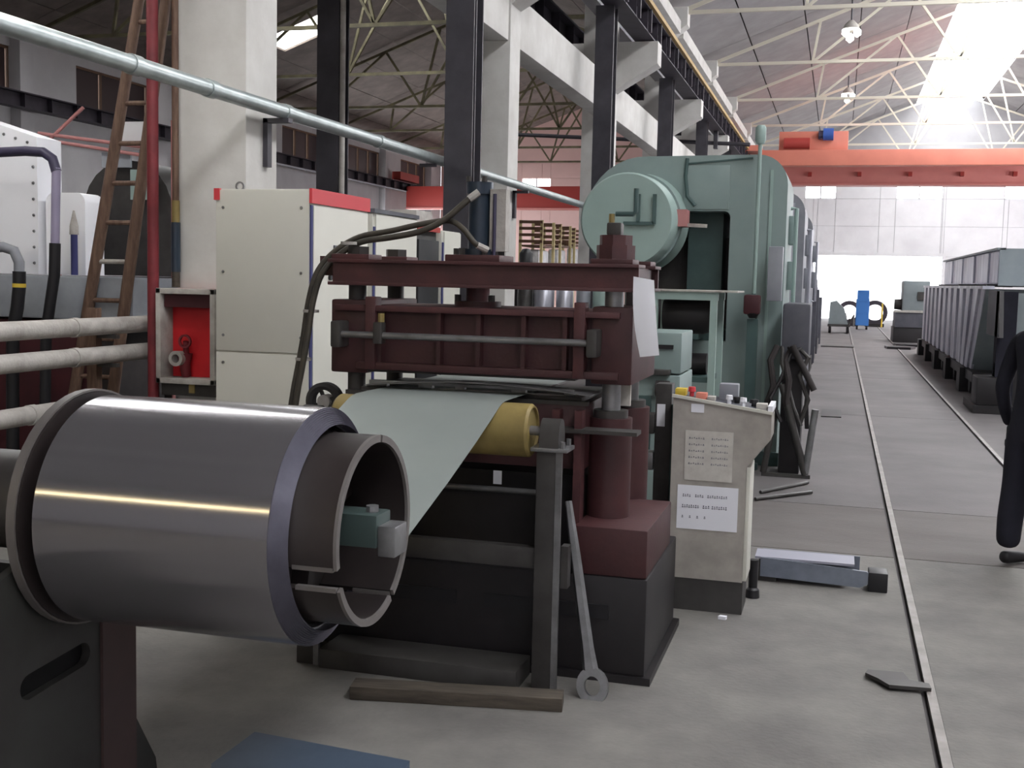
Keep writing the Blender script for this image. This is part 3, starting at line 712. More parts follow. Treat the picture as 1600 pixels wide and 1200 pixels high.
# hand wheel on the left
wc = W(508, 627, 4.62)
hw = pp('hand_wheel', MB().lathe((wc.x, 4.62, wc.z), 'y', [(-.02, .052), (-.03, .068), (-.02, .084), (.02, .084), (.03, .068), (.02, .052)], 32), m_tyre, 'black rubber-rimmed wheel')
pp('wheel_hub', MB().cyl((wc.x, 4.60, wc.z), (wc.x, 4.66, wc.z), .03, 18), m_lag, parent=hw)
for a in range(4): pp('spoke', MB().bar((wc.x, 4.62, wc.z), (wc.x + .06 * math.cos(a * PI / 2 + .4), 4.62, wc.z + .06 * math.sin(a * PI / 2 + .4)), .014), m_oily2, parent=hw)
pp('wheel_shaft', MB().bar((wc.x, 4.64, wc.z), (-1.98, 4.64, wc.z), .03), m_oily2)
ind = W(523, 396, 4.6)
pp('lamp_box', MB().box(ind.x - .05, ind.x + .02, 4.56, 4.64, bz1 - .07, ind.z - .012), m_maroon)
pp('indicator_lamp', MB().lathe((ind.x, 4.6, ind.z - .012), 'z', [(0, 0), (0, .013), (.012, .012), (.02, .006), (.022, 0)], 14), g_ind, 'small warm indicator lamp')
# the strip being worked in the die: punched blank standing on the die plate
b_ = MB()
for (x0, x1) in ((-1.88, -1.80), (-1.66, -1.60), (-1.50, -1.46), (-1.26, -1.2), (-1.04, -1.0)): b_.box(x0, x1, 4.47, 4.50, 1.085, 1.10)
b_.box(-1.88, -1.0, 4.47, 4.50, 1.10, 1.112); b_.box(-1.88, -1.0, 4.47, 4.50, 1.0845, 1.089)
pp('stripper_plate', b_, m_steel, 'slotted stripper plate above the strip')
rows = []
for i in range(9):
    u = i / 8; rows.append([(-1.86 + .95 * u, 4.36 + q * .2, 1.100 + .030 * math.sin(PI * u) * (1 - q * .3)) for q in (0, .5, 1)])
pp('bowed_blank', MB().sheet(rows, .0015), m_steel, 'bowed grey sheet over the die')

# hoses
def hose(name, pts, r_, m_, label):
    h = thing(name, label, 'hose', pts[-1], 'hydraulic hoses')
    P_ = [Vector(p) for p in pts]; out = []
    for i in range(len(P_) - 1):
        a = P_[max(i - 1, 0)]; b = P_[i]; c = P_[i + 1]; d = P_[min(i + 2, len(P_) - 1)]
        for k in range(5):
            t = k / 5
            out.append(.5 * ((2 * b) + (c - a) * t + (2 * a - 5 * b + 4 * c - d) * t * t + (3 * b - a - 3 * c + d) * t ** 3))
    out.append(P_[-1])
    part('hose_body', MB().tube(out, r_, 10), m_, h)
    for q in (0, -1):
        d = (out[1] - out[0]) if q == 0 else (out[-2] - out[-1])
        part('hose_fitting', MB().cyl(out[q], out[q] + d.normalized() * .05, r_ * 1.2, 8), m_lag, h)
    return h, out
pa = [W(x, y, Y) for x, y, Y in ((748, 300, 4.62), (727, 316, 4.60), (692, 345, 4.58), (655, 362, 4.57), (610, 371, 4.56), (565, 378, 4.55), (530, 398, 4.53), (503, 428, 4.50), (489, 472, 4.48), (481, 525, 4.46), (471, 580, 4.45), (463, 625, 4.44))]
pa += [Vector((-2.26, 4.44, .6)), Vector((-2.3, 4.46, .2)), Vector((-2.4, 4.6, .02))]
ha, _ = hose('hydraulic_hose', pa, .013, m_hose, 'lower black hose from the top of the navy cylinder down past the press')
pb = [W(x, y, Y) for x, y, Y in ((762, 391, 4.63), (742, 380, 4.60), (724, 358, 4.60), (702, 345, 4.62), (660, 350, 4.60), (610, 361, 4.59), (562, 370, 4.58), (524, 392, 4.56), (496, 424, 4.54), (482, 470, 4.52), (474, 525, 4.50), (464, 580, 4.49), (456, 625, 4.48))]
pb += [Vector((-2.30, 4.48, .6)), Vector((-2.34, 4.5, .2)), Vector((-2.44, 4.66, .02))]
hb, _ = hose('hydraulic_hose', pb, .012, m_hose, 'upper black hose from the foot of the navy cylinder over to the left')
for (x, y) in ((486, 486), (474, 561), (545, 380)):
    p = W(x, y, 4.50)
    part('hose_band', MB().lathe((p.x, p.y, p.z), 'z', [(-.006, .026), (-.006, .034), (.006, .034), (.006, .026)], 12), m_lag, ha)

# hanging paper on the press
c = [W(990, 432, 4.43), W(1022, 438, 4.43), W(1030, 555, 4.42), W(1000, 558, 4.42)]
rows = []
for i in range(7):
    t = i / 6; bow = -.012 * math.sin(PI * t)
    rows.append([c[0].lerp(c[3], t) + Vector((-.01 * math.sin(PI * t), bow, 0)), c[0].lerp(c[3], t).lerp(c[1].lerp(c[2], t), .5) + Vector((0, bow - .006, 0)), c[1].lerp(c[2], t) + Vector((0, bow, 0))])
single('paper_sheet', MB().sheet(rows, .0012), m_paper, 'long white paper sheet hanging from the right end of the maroon beam', 'paper')

# wrench leaning on the press
def wrench():
    A = Vector((-.965, 4.27, .70)); B = Vector((-.815, 4.10, .045)); d = (B - A).normalized()
    t = thing('spanner', 'big steel ring spanner leaning on the press base', 'spanner', (-.815, 4.10, 0))
    part('handle', MB().tube([A, A.lerp(B, .3), A.lerp(B, .8), B - d * .06], [.014, .02, .024, .03], 6), m_steel, t)
    side = Vector((1, 0, 0)); side = (side - d * side.dot(d)).normalized()
    nrm = d.cross(side); mb = MB(); n = 20
    rings = []
    for k in range(n):
        a = 2 * PI * k / n; rr = []
        for ro, h in ((.062, -.014), (.062, .014), (.032, .014), (.032, -.014)):
            f = 1.25 if abs(math.cos(a)) > .7 else 1.0
            rr.append(mb.bm.verts.new(B + d * math.cos(a) * ro * (1.12) + side * math.sin(a) * ro * .95 + nrm * h))
        rings.append(rr)
    for k in range(n):
        A_, B_ = rings[k], rings[(k + 1) % n]
        for i in range(4): mb.bm.faces.new((A_[i], A_[(i + 1) % 4], B_[(i + 1) % 4], B_[i]))
    bmesh.ops.recalc_face_normals(mb.bm, faces=mb.bm.faces)
    part('ring_head', mb, m_steel, t)
wrench()

# ------------------------------------------------------------------- control console
cn = thing('control_console', 'cream control console with slanted top and papers on its side', 'console', (-.53, 5.5, 0))
YC0, YC1 = 5.38, 5.64
prof = [(-.725, .155), (-.725, 1.015), (-.272, .955), (-.272, .835), (-.375, .70), (-.375, .155)]
part('cabinet', MB().prism(prof, 'y', YC0, YC1), m_cabdirt, cn)
part('edge_door', MB().box(-.375, -.357, YC0 + .01, YC1, .16, .70, bev=.003), m_cab, cn, 'paler door edge on the right side')
part('plinth', MB().box(-.722, -.372, YC0 + .006, YC1 - .01, 0, .155), m_plinth, cn, 'charcoal plinth')
zt = lambda x: 1.015 + (x + .725) * (.955 - 1.015) / .453
part('top_lip', MB().bar((-.73, YC0 - .004, zt(-.73) + .004), (-.268, YC0 - .004, zt(-.268) + .004), .016, .014), m_cab, cn)
part('top_panel', MB().prism([(-.73, zt(-.73)), (-.268, zt(-.268)), (-.268, zt(-.268) + .008), (-.73, zt(-.73) + .008)], 'y', YC0, YC1), m_greypress_dk, cn)
part('end_stop', MB().box(-.29, -.268, YC0 - .005, YC1, zt(-.28), zt(-.28) + .035), m_paper, cn, 'white end stop')
def button(x, y, r_, h, m_, lab):
    z = zt(x) + .008
    part('button', MB().tube([(x, y, z), (x, y, z + h * .5), (x, y, z + h * .5), (x, y, z + h)], [r_ * .6, r_ * .6, r_, r_ * .9], 12), m_, cn, lab)
part('switch_block', MB().box(-.722, -.672, 5.41, 5.48, zt(-.7) + .005, zt(-.7) + .038, bev=.003), m_yel2, cn, 'yellow switch block')
button(-.648, 5.45, .018, .045, m_red, 'red mushroom button')
part('switch_block', MB().box(-.625, -.575, 5.41, 5.47, zt(-.6) + .005, zt(-.6) + .035, bev=.003), m_orange, cn, 'orange switch block')
part('switch_block', MB().box(-.57, -.535, 5.40, 5.46, zt(-.55) + .005, zt(-.55) + .028, bev=.003), m_lag, cn)
button(-.47, 5.42, .016, .040, m_paper, 'white knob'); button(-.405, 5.42, .016, .040, m_paper, 'white knob')
button(-.44, 5.5, .02, .03, m_black, 'black knob'); button(-.36, 5.48, .022, .034, m_black, 'black knob')
part('meter', MB().box(-.53, -.44, 5.54, 5.62, zt(-.5) + .005, zt(-.5) + .085, bev=.006), m_greypress, cn, 'grey meter housing')
part('switch_block', MB().box(-.345, -.295, 5.40, 5.46, zt(-.33) + .005, zt(-.33) + .035, bev=.003), m_lag, cn)
def paper(name, x0, x1, z0, z1, m_, label, lines=()):
    t = thing(name, label, 'notice', ((x0 + x1) / 2, YC0, z0))
    part('sheet', MB().box(x0, x1, YC0 - .004, YC0 - .002, z0, z1), m_, t)
    for (z, h, segs) in lines:
        for a, b in segs:
            n = max(1, round((b - a) / .0105)); st_ = (b - a) / n
            mb = MB()
            for k in range(n):
                q = a + st_ * k
                mb.box(q, q + st_ * .72, YC0 - .0046, YC0 - .0038, z + (k % 3) * .0008, z + h * .35)
                mb.box(q + st_ * .1, q + st_ * .6, YC0 - .0046, YC0 - .0038, z + h * .55, z + h - (k % 2) * .002)
            part('text_word', mb, m_ink, t, smooth=False)
paper('paper_notice', -.69, -.408, .392, .600, m_paper, 'white notice with three typed lines on the console side', [
    (.545, .013, ((-.665, -.625), (-.607, -.565), (-.55, -.455))), (.493, .015, ((-.667, -.585), (-.57, -.535), (-.528, -.455))), (.445, .011, ((-.667, -.656), (-.632, -.621), (-.598, -.585), (-.563, -.552)))])
paper('paper_notice', -.662, -.44, .625, .86, m_paper_old, 'faded yellowish double sheet above the white notice on the console', [(.70 + .03 * i, .008, ((-.645, -.57), (-.54, -.46))) for i in range(5)])
part('tape', MB().box(-.64, -.58, YC0 - .005, YC0 - .003, .945, .985), m_paper, cn, 'torn white tape')
single('pedal_post', MB().tube([(-.345, 5.72, 0), (-.345, 5.72, .04), (-.345, 5.72, .05), (-.345, 5.72, .19)], [.035, .032, .022, .024], 14), m_black, 'short black post on the floor right of the console', 'post')
single('paper_scrap', MB().prism([(-.47, 5.28), (-.435, 5.275), (-.43, 5.30), (-.462, 5.305)], 'z', .0, .015), m_paper, 'scrap of white paper on the floor before the console', 'scrap')

# ------------------------------------------------------------------- items on the floor
ch = thing('steel_channel', 'blue-grey steel channel lying on the floor right of the console', 'channel', (-.05, 6.12, 0))
part('front_flange', MB().prism([(-.33, .03), (.17, .015), (.26, .06), (.20, .10), (-.33, .13)], 'y', 6.04, 6.055), m_chan, ch)
part('web', MB().box(-.36, .14, 6.055, 6.24, .118, .13), m_chan_top, ch, 'pale flat top of the channel')
part('rear_flange', MB().box(-.33, .17, 6.24, 6.252, .01, .13), m_chan, ch)
part('end_block', MB().box(.21, .305, 6.03, 6.16, 0, .10, bev=.006), m_black, ch, 'black end block')
part('support_block', MB().box(-.34, -.25, 6.06, 6.22, 0, .118), m_oily2, ch)
fp = WF(1402, 1070)
pm = MB().prism([(-.105, .075), (.03, .085), (.05, .0), (.12, -.015), (.125, -.07), (-.03, -.085), (-.07, -.02), (-.115, .03)], 'z', 0, .014)
o = single('steel_offcut', pm, m_oily2, 'dark steel offcut lying against the floor rail in the foreground', 'offcut')
o.location = (fp.x, fp.y, 0.011)
bp = MB(); bp.box(-2.3, -1.35, 2.45, 3.27, 0, .045, bev=.006)
bl = single('blue_plate', MB().prism([(WF(398, 1157).x, WF(398, 1157).y), (WF(640, 1203).x, WF(640, 1203).y), (-1.15, 2.75), (-1.72, 2.95), (WF(330, 1208).x, WF(330, 1208).y)], 'z', 0, .03), m_bluebin, 'blue painted plate lying on the floor at the lower edge, beside the pedestal', 'plate')
for i, (a, b) in enumerate((((1188, 772), (1262, 757)), ((1180, 783), (1268, 772)))):
    p, q = WF(*a), WF(*b)
    t = single('steel_rod', MB().cyl((p.x, p.y, .015), (q.x, q.y, .015), .013, 8), m_oily2, ['thin dark rod on the floor behind the console, the farther one', 'thin dark rod on the floor behind the console, the nearer one'][i], 'rod')

# ------------------------------------------------------------------- white cabinets
def cabinet(x0, x1, y0, y1, z1, label, red=True, panel=None):
    t = thing('electric_cabinet', label, 'cabinet', ((x0 + x1) / 2, (y0 + y1) / 2, 0))
    part('carcass', MB().box(x0, x1 - .012, y0 + .012, y1, .04, z1, bev=.004), m_cab, t)
    part('plinth', MB().box(x0 + .02, x1 - .03, y0 + .03, y1 - .02, 0, .04), m_plinth, t)
    part('front_panel', MB().box(x0 + .006, x1 - .014, y0, y0 + .012, 1.115, z1 - .006, bev=.002), m_cab, t)
    part('front_panel', MB().box(x0 + .006, x1 - .014, y0, y0 + .012, .05, 1.105, bev=.002), m_cab, t)
    d = part('door', MB().box(x1 - .012, x1, y0 + .03, y1 - .02, .06, z1 - (.085 if red else .01), bev=.002), m_cab, t)
    part('door_seam', MB().box(x1 - .013, x1 - .004, y0 + .006, y0 + .028, .05, z1 - .085), m_bluedark, t, 'dark blue seam')
    if red:
        part('top_band', MB().box(x1 - .012, x1 + .004, y0 - .004, y1 + .004, z1 - .075, z1 + .004), m_red, t, 'red band over the door')
        part('corner_tab', MB().box(x0 - .004, x0 + .03, y0 - .006, y0 + .02, z1 - .06, z1 + .003), m_red, t, 'red corner')
    part('door_handle', MB().box(x1, x1 + .02, y1 - .12, y1 - .09, 1.0, 1.15, bev=.004), m_black, d)
    for zz in (1.9, 1.55, 1.2, 1.05):
        for xx in (x0 + .05, x1 - .06): part('panel_screw', MB().cyl((xx, y0 - .004, zz), (xx, y0 + .002, zz), .008, 8), m_steel, t)
    part('lifting_eye', MB().lathe((x0 + .07, y0 + .15, z1 + .025), 'y', [(-.005, .018), (-.005, .028), (.005, .028), (.005, .018)], 14), m_steel, t)
    return t, d
t, d = cabinet(-3.32, -2.74, 5.70, 6.49, 2.0, 'tall cream electric cabinet with a red band over its door, left of the press')
mt = part('meter_window', MB().box(-2.742, -2.73, 5.98, 6.10, 1.60, 1.71, bev=.003), m_greypress_dk, d)
part('meter_glass', MB().box(-2.732, -2.727, 5.99, 6.09, 1.615, 1.695), m_cab, d)
for y in (5.93, 6.0, 6.07): part('pilot_lamp', MB().cyl((-2.742, y, 1.53), (-2.725, y, 1.53), .016, 10), m_black, d)
t, d = cabinet(-3.3, -2.76, 6.62, 7.38, 1.93, 'second cream cabinet behind the red-banded one, with a grey strip along its top', red=False)
part('grey_cap', MB().box(-3.3, -2.755, 6.61, 7.39, 1.93, 1.955), m_greypress_dk, t)
t = thing('electric_cabinet', 'narrow black-fronted cabinet with a red cap between the cream ones', 'cabinet', (-3.0, 7.63, 0))
part('carcass', MB().box(-3.3, -2.80, 7.41, 7.86, 0, 1.86, bev=.004), m_plinth, t)
part('door', MB().box(-2.80, -2.77, 7.43, 7.84, .05, 1.80, bev=.004), m_black, t, 'black glass door')
part('cap', MB().box(-3.3, -2.77, 7.41, 7.86, 1.86, 1.895), m_cranedark, t, 'red cap')
part('cap_box', MB().box(-3.0, -2.80, 7.45, 7.78, 1.895, 2.0, bev=.01), m_lag, t)
t, d = cabinet(-3.3, -2.76, 7.90, 8.32, 1.88, 'far cream cabinet right of the black-fronted one', red=False)

# ------------------------------------------------------------------- fire hose box, red riser, conduits at the first column
X0, X1, Y0, Z0, Z1 = -4.215, -3.79, 6.50, .825, 1.435
fb = thing('fire_hose_box', 'open red fire hose box with a grey rim on the first white column', 'fire box', ((X0 + X1) / 2, 6.6, Z0))
part('back', MB().box(X0, X1, 6.66, 6.69, Z0, Z1), m_red2, fb)
for q in ((X0, X0 + .035, Z0, Z1), (X1 - .035, X1, Z0, Z1)): part('rim_stile', MB().box(q[0], q[1], Y0, 6.66, q[2], q[3], bev=.004), m_lag, fb)
for q in ((Z0, Z0 + .035), (Z1 - .035, Z1)): part('rim_rail', MB().box(X0, X1, Y0, 6.66, q[0], q[1], bev=.004), m_lag, fb)
part('inner_lining', MB().box(X0 + .036, X1 - .036, 6.645, 6.659, Z0 + .036, Z1 - .036), m_red2, fb)
part('reel_shelf', MB().box(X0 + .04, X1 - .04, 6.54, 6.64, Z1 - .12, Z1 - .04), m_darkred, fb, 'dark hose shelf')
vx, vz = X0 + .15, Z0 + .17
v = part('hydrant_valve', MB().tube([(vx, 6.62, Z0 + .04), (vx, 6.60, vz - .05), (vx, 6.60, vz + .02)], [.03, .035, .05], 14), m_rust, fb, 'rusty red hydrant valve')
part('outlet', MB().lathe((vx - .02, 6.56, vz - .01), 'y', [(-.04, .028), (-.04, .05), (.04, .045), (.04, .028)], 18), m_lag, v)
part('valve_wheel', MB().lathe((vx + .02, 6.57, vz + .10), 'y', [(-.008, .032), (-.008, .045), (.008, .045), (.008, .032)], 18), m_rust, v)
part('valve_neck', MB().cyl((vx + .01, 6.6, vz), (vx + .02, 6.58, vz + .10), .018, 10), m_rust, v)
part('bracket', MB().box(X0 + .01, X1 - .01, 6.55, 6.69, Z0 - .08, Z0), m_oily2, fb)
part('lead_seal', MB().box(-4.0, -3.96, 6.54, 6.55, Z0 - .06, Z0 - .005), m_yellow, fb)
single('fire_riser', MB().cyl((-4.285, 6.58, 0), (-4.27, 6.58, 7.2), .037, 16), m_rust, 'red vertical fire pipe left of the first white column', 'pipe')
t = thing('cable_conduit', 'conduit with yellow band and dark blue sleeve on the first column', 'conduit', (-4.19, 6.64, 1.44))
part('upper_pipe', MB().cyl((-4.165, 6.66, 2.0), (-4.165, 6.66, 7.0), .022, 10), m_bamboo, t)
part('yellow_band', MB().cyl((-4.165, 6.66, 1.86), (-4.165, 6.66, 2.0), .026, 10), m_yellow, t)
part('sleeve', MB().cyl((-4.165, 6.66, 1.54), (-4.165, 6.66, 1.86), .03, 10), m_cyl, t, 'dark blue-green sleeve')
part('lower_pipe', MB().cyl((-4.165, 6.66, 1.44), (-4.165, 6.66, 1.54), .026, 10), m_wood, t)

# galvanised pipe along the columns
GX, GZ = -3.555, 2.60
gp = thing('galvanised_pipe', 'long galvanised pipe running overhead past the white columns', 'pipe', (GX, 8, GZ))
part('pipe_body', MB().cyl((GX, -1, GZ), (GX, 26, GZ), .046, 20), m_galv, gp)
for y in (5.3, 6.05, 7.0, 8.6, 10.4): part('coupling', MB().cyl((GX, y - .04, GZ), (GX, y + .04, GZ), .053, 20), m_galv, gp)
for y in (6.95, 12.95, 18.95, 24.95):
    part('bracket_arm', MB().box(-3.678, GX + .06, y - .03, y + .03, GZ - .075, GZ - .046), m_post, gp)
    part('bracket_leg', MB().box(-3.678, -3.645, y - .03, y + .03, GZ - .36, GZ - .046), m_post, gp)
part('bracket_arm', MB().box(-3.68, GX + .03, 9.85, 9.88, GZ - .075, GZ - .046), m_post, gp)
pz = 4.385
for k in range(1, 6):
    y0 = YK[k] + .45; y1 = YK[k + 1] - .1
    t = thing('sprinkler_pipe', 'faded pink pipe under the tie beam between the %s and %s columns' % (ordn[k], ordn[k + 1]), 'pipe', (-3.9, y0, pz - .1))
    part('pipe_body', MB().cyl((-3.9, y0, pz), (-3.9, y1, pz), .055, 14), m_pinkpipe, t)
    for y in (y0 + .2, y1 - .2):
        part('end_clamp', MB().box(-3.96, -3.84, y - .06, y + .06, pz - .10, pz + .08), m_girder, t)
        part('hanger', MB().cyl((-3.9, y, pz + .05), (-3.9, y, 4.21), .012, 6) if False else MB().box(-3.93, -3.87, y - .02, y + .02, pz + .04, pz + .40), m_girder, t)
a, b = W(965, 214, 30), W(1172, 226, 30)
t = thing('power_conduit', 'thin dark conduit crossing from the columns to the crane rail', 'conduit', (a.x, 30, a.z))
part('pipe_body', MB().cyl(W(800, 210, 30), b, .05, 10), m_post, t)
part('clip', MB().box(-3.25, -3.15, 29.9, 30.1, b.z - .1, 5.38), m_post, t)

# ------------------------------------------------------------------- machinery at the left
LB = 7.1
lm = thing('pickling_tank', 'bright riveted steel tank over a dark red base at the left edge', 'tank', (-5.9, 7.6, 0))
part('base', MB().box(-7.4, -5.05, LB, 7.75, 0, 1.17, bev=.01), m_darkred, lm, 'dark red machine base')
part('duct', MB().box(-7.4, -4.75, LB - .05, 7.75, 1.185, 1.49, bev=.015), m_duct, lm, 'pale grey duct box')
body = part('tank_body', MB().prism([(-7.2, 1.50), (-5.60, 1.50), (-5.60, 2.48), (-7.2, 2.95)], 'y', LB + .05, LB + .32), m_tank, lm, 'bright steel tank')
part('inner_tank', MB().prism([(-5.57, 1.50), (-5.24, 1.50)] + arc(-5.31, 2.02, .07, 0, 90, 5) + arc(-5.50, 2.02, .07, 90, 180, 5), 'y', LB + .1, LB + .32), m_tank, lm, 'bright rounded second tank')
for z in [1.58 + i * .115 for i in range(8)]: part('rivet', MB().lathe((-5.635, LB + .05, z), 'y', [(-.008, 0), (-.008, .008), (0, .012), (.002, 0)], 8), m_steel, body)
for i in range(9): part('rivet', MB().lathe((-5.68 - i * .1, LB + .05, 2.445 + i * .0295), 'y', [(-.008, 0), (-.008, .008), (0, .012), (.002, 0)], 8), m_steel, body)
part('end_post', MB().box(-5.05, -4.95, LB, 7.75, 0, 1.185), m_machine_dark, lm)
bp = W(116, 385, LB)
bz = W(116, 340, LB).z
part('level_gauge', MB().cyl((bp.x, LB, 1.50), (bp.x, LB, bz - .1), .024, 12), m_bluedark, lm, 'dark blue gauge tube')
part('gauge_cap', MB().tube([(bp.x, LB, bz - .12), (bp.x, LB, bz - .06), (bp.x, LB, bz + .05)], [.032, .03, .006], 12), m_lag, lm)
drum = single('drum_drier', MB().prism([(-5.80, 1.5), (-5.0, 1.5), (-5.0, 2.0)] + arc(-5.4, 2.0, .4, 0, 180, 12)[1:], 'y', 7.95, 9.0), m_oily2, 'blackened rounded machine behind the ladder', 'machine')
drum.location.z = 0
def mb_stand():
    return MB().box(-5.80, -5.0, 7.96, 9.0, 0, 1.49)
drum.data.transform(Matrix.Translation((0, 0, 1.5)))
part('plinth', mb_stand(), m_oily2, drum)
wb = thing('guard_sheet', 'pale green guard sheets hung between thin pink pipes behind the ladder', 'guard', (-5.0, 7.9, 1.5))
for (p, q, m_) in (((160, 238), (205, 262), m_duct), ((205, 265), (238, 312), m_green_lt), ((183, 190), (228, 235), m_wall)):
    a = W(p[0], q[1], 7.85); b = W(q[0], p[1], 7.85)
    part('sheet', MB().box(a.x, b.x, 7.84, 7.86, a.z, b.z), m_, wb)
for (p, q) in (((60, 208), (243, 232)), ((92, 222), (243, 246)), ((92, 222), (92, 300)), ((70, 225), (130, 168))):
    part('thin_pipe', MB().cyl(W(*p, 7.80), W(*q, 7.80), .014, 8), m_pinkpipe, wb)
part('support', MB().cyl((W(92, 300, 7.8).x, 7.8, 0), W(92, 300, 7.8), .014, 8), m_pinkpipe, wb)
part('support', MB().cyl((-4.92, 7.83, 0), (-4.92, 7.83, W(190, 190, 7.85).z), .014, 8), m_pinkpipe, wb)
# bent pipes with hoses
def bent(pts, Y, r_, m_): return MB().tube([W(x, y, Y) for x, y in pts], r_, 14)
t = thing('bent_pipe', 'dark bent pipe turning down into a black hose in front of the bright tank', 'pipe', W(80, 500, 6.75))
part('elbow', bent([(-40, 240), (40, 236), (68, 238), (82, 248), (88, 268)], 6.75, .034, 0), m_purple, t)
part('riser', bent([(88, 262), (87, 320), (86, 385)], 6.75, .030, 0), m_lilac, t, 'lilac-grey riser')
part('sleeve', bent([(86, 380), (85, 430), (79, 470), (72, 520), (70, 660), (70, 760)], 6.75, .038, 0), m_black, t, 'black hose sleeve')
t = thing('bent_pipe', 'short grey bent pipe with a yellow-banded black hose at the left edge', 'pipe', W(27, 500, 6.7))
part('elbow', bent([(-30, 388), (5, 386), (22, 392), (30, 410), (30, 430)], 6.7, .036, 0), m_greypress, t)
part('sleeve', bent([(30, 424), (30, 450), (27, 480), (20, 520), (20, 660), (20, 760)], 6.7, .044, 0), m_black, t, 'black hose')
part('band', bent([(30, 443), (30, 449)], 6.7, .046, 0), m_yel2, t, 'yellow band')
part('wire', bent([(105, 262), (118, 275), (127, 295), (130, 312)], 6.7, .008, 0), m_lag, t) if False else None
# ladder
ld = thing('wooden_ladder', 'old wooden ladder leaning beside the red fire pipe', 'ladder', (-5.3, 7.0, 0))
LY = 7.0
la0, la1 = W(112, 640, LY), W(219, -10, LY); lb0, lb1 = W(192, 500, LY), W(243, 120, LY)
def ext(a, b, z): return a + (b - a) * ((z - a.z) / (b.z - a.z))
top = 3.75
ra = (ext(la0, la1, 0.0), ext(la0, la1, top)); rb = (ext(lb0, lb1, 0.0), ext(lb0, lb1, top))
part('rail', MB().tube([ra[0], ra[0].lerp(ra[1], .5), ra[1]], [.042, .04, .034], 10), m_bamboo, ld)
part('rail', MB().tube([rb[0], rb[0].lerp(rb[1], .5), rb[1]], [.042, .04, .034], 10), m_bamboo, ld)
for i in range(13):
    z = .25 + i * .27
    part('rung', MB().cyl(ext(*ra, z), ext(*rb, z), .017, 8), m_bamboo if i != 5 else m_lag, ld)
# lagged pipes along the left
for i, (z, y1, lab) in enumerate(((1.19, 6.93, 'upper lagged pipe'), (1.008, 6.93, 'middle lagged pipe'), (.70, 6.0, 'lowest lagged pipe'))):
    t = thing('lagged_pipe', lab + ' running along the left of the hall toward the fire box', 'pipe', (-4.45, 4, z))
    part('pipe_body', MB().cyl((-4.45, 1.0, z), (-4.45, y1, z), .055, 18), m_lag, t)
    for y in (2.2, 4.1, 6.0 if y1 > 6.5 else 5.6): part('joint_band', MB().cyl((-4.45, y - .025, z), (-4.45, y + .025, z), .06, 18), m_lag, t)
for i, y in enumerate((3.2, 6.35)):
    t = thing('pipe_rack', ['near upright carrying the lagged pipes', 'far upright carrying the lagged pipes, beside the fire box'][i], 'rack', (-4.56, y, 0))
    part('upright', MB().box(-4.60, -4.53, y - .03, y + .03, 0, 1.3), m_bamboo, t)
    for z in (1.19, 1.008, .70): part('arm', MB().box(-4.56, -4.39, y - .02, y + .02, z - .08, z - .056), m_oily2, t)

# =================================================================== the green power press and the machines behind it
def skinobj(name, joints, edges, m_, parent, sub=2):
    me = bpy.data.meshes.new(name); me.from_pydata([j[:3] for j in joints], edges, [])
    o = bpy.data.objects.new(name, me); C.objects.link(o)
    sk = o.modifiers.new('skin', 'SKIN')
    for i, j in enumerate(joints):
        rr = j[3] if isinstance(j[3], tuple) else (j[3], j[3])
        me.skin_vertices[0].data[i].radius = rr
    me.skin_vertices[0].data[0].use_root = True
    sk.use_smooth_shade = True
    sb = o.modifiers.new('sub', 'SUBSURF'); sb.levels = sub; sb.render_levels = sub
    dg = bpy.context.evaluated_depsgraph_get()
    nm = bpy.data.meshes.new_from_object(o.evaluated_get(dg))
    bpy.data.objects.remove(o); nm.name = name
    nm.materials.clear(); nm.materials.append(m_); nm.shade_smooth()
    o = bpy.data.objects.new(name, nm); C.objects.link(o)
    base = Vector((0, 0, 0)); q = parent
    while q is not None: base += q.location; q = q.parent
    nm.transform(Matrix.Translation(-base)); o.parent = parent
    return o

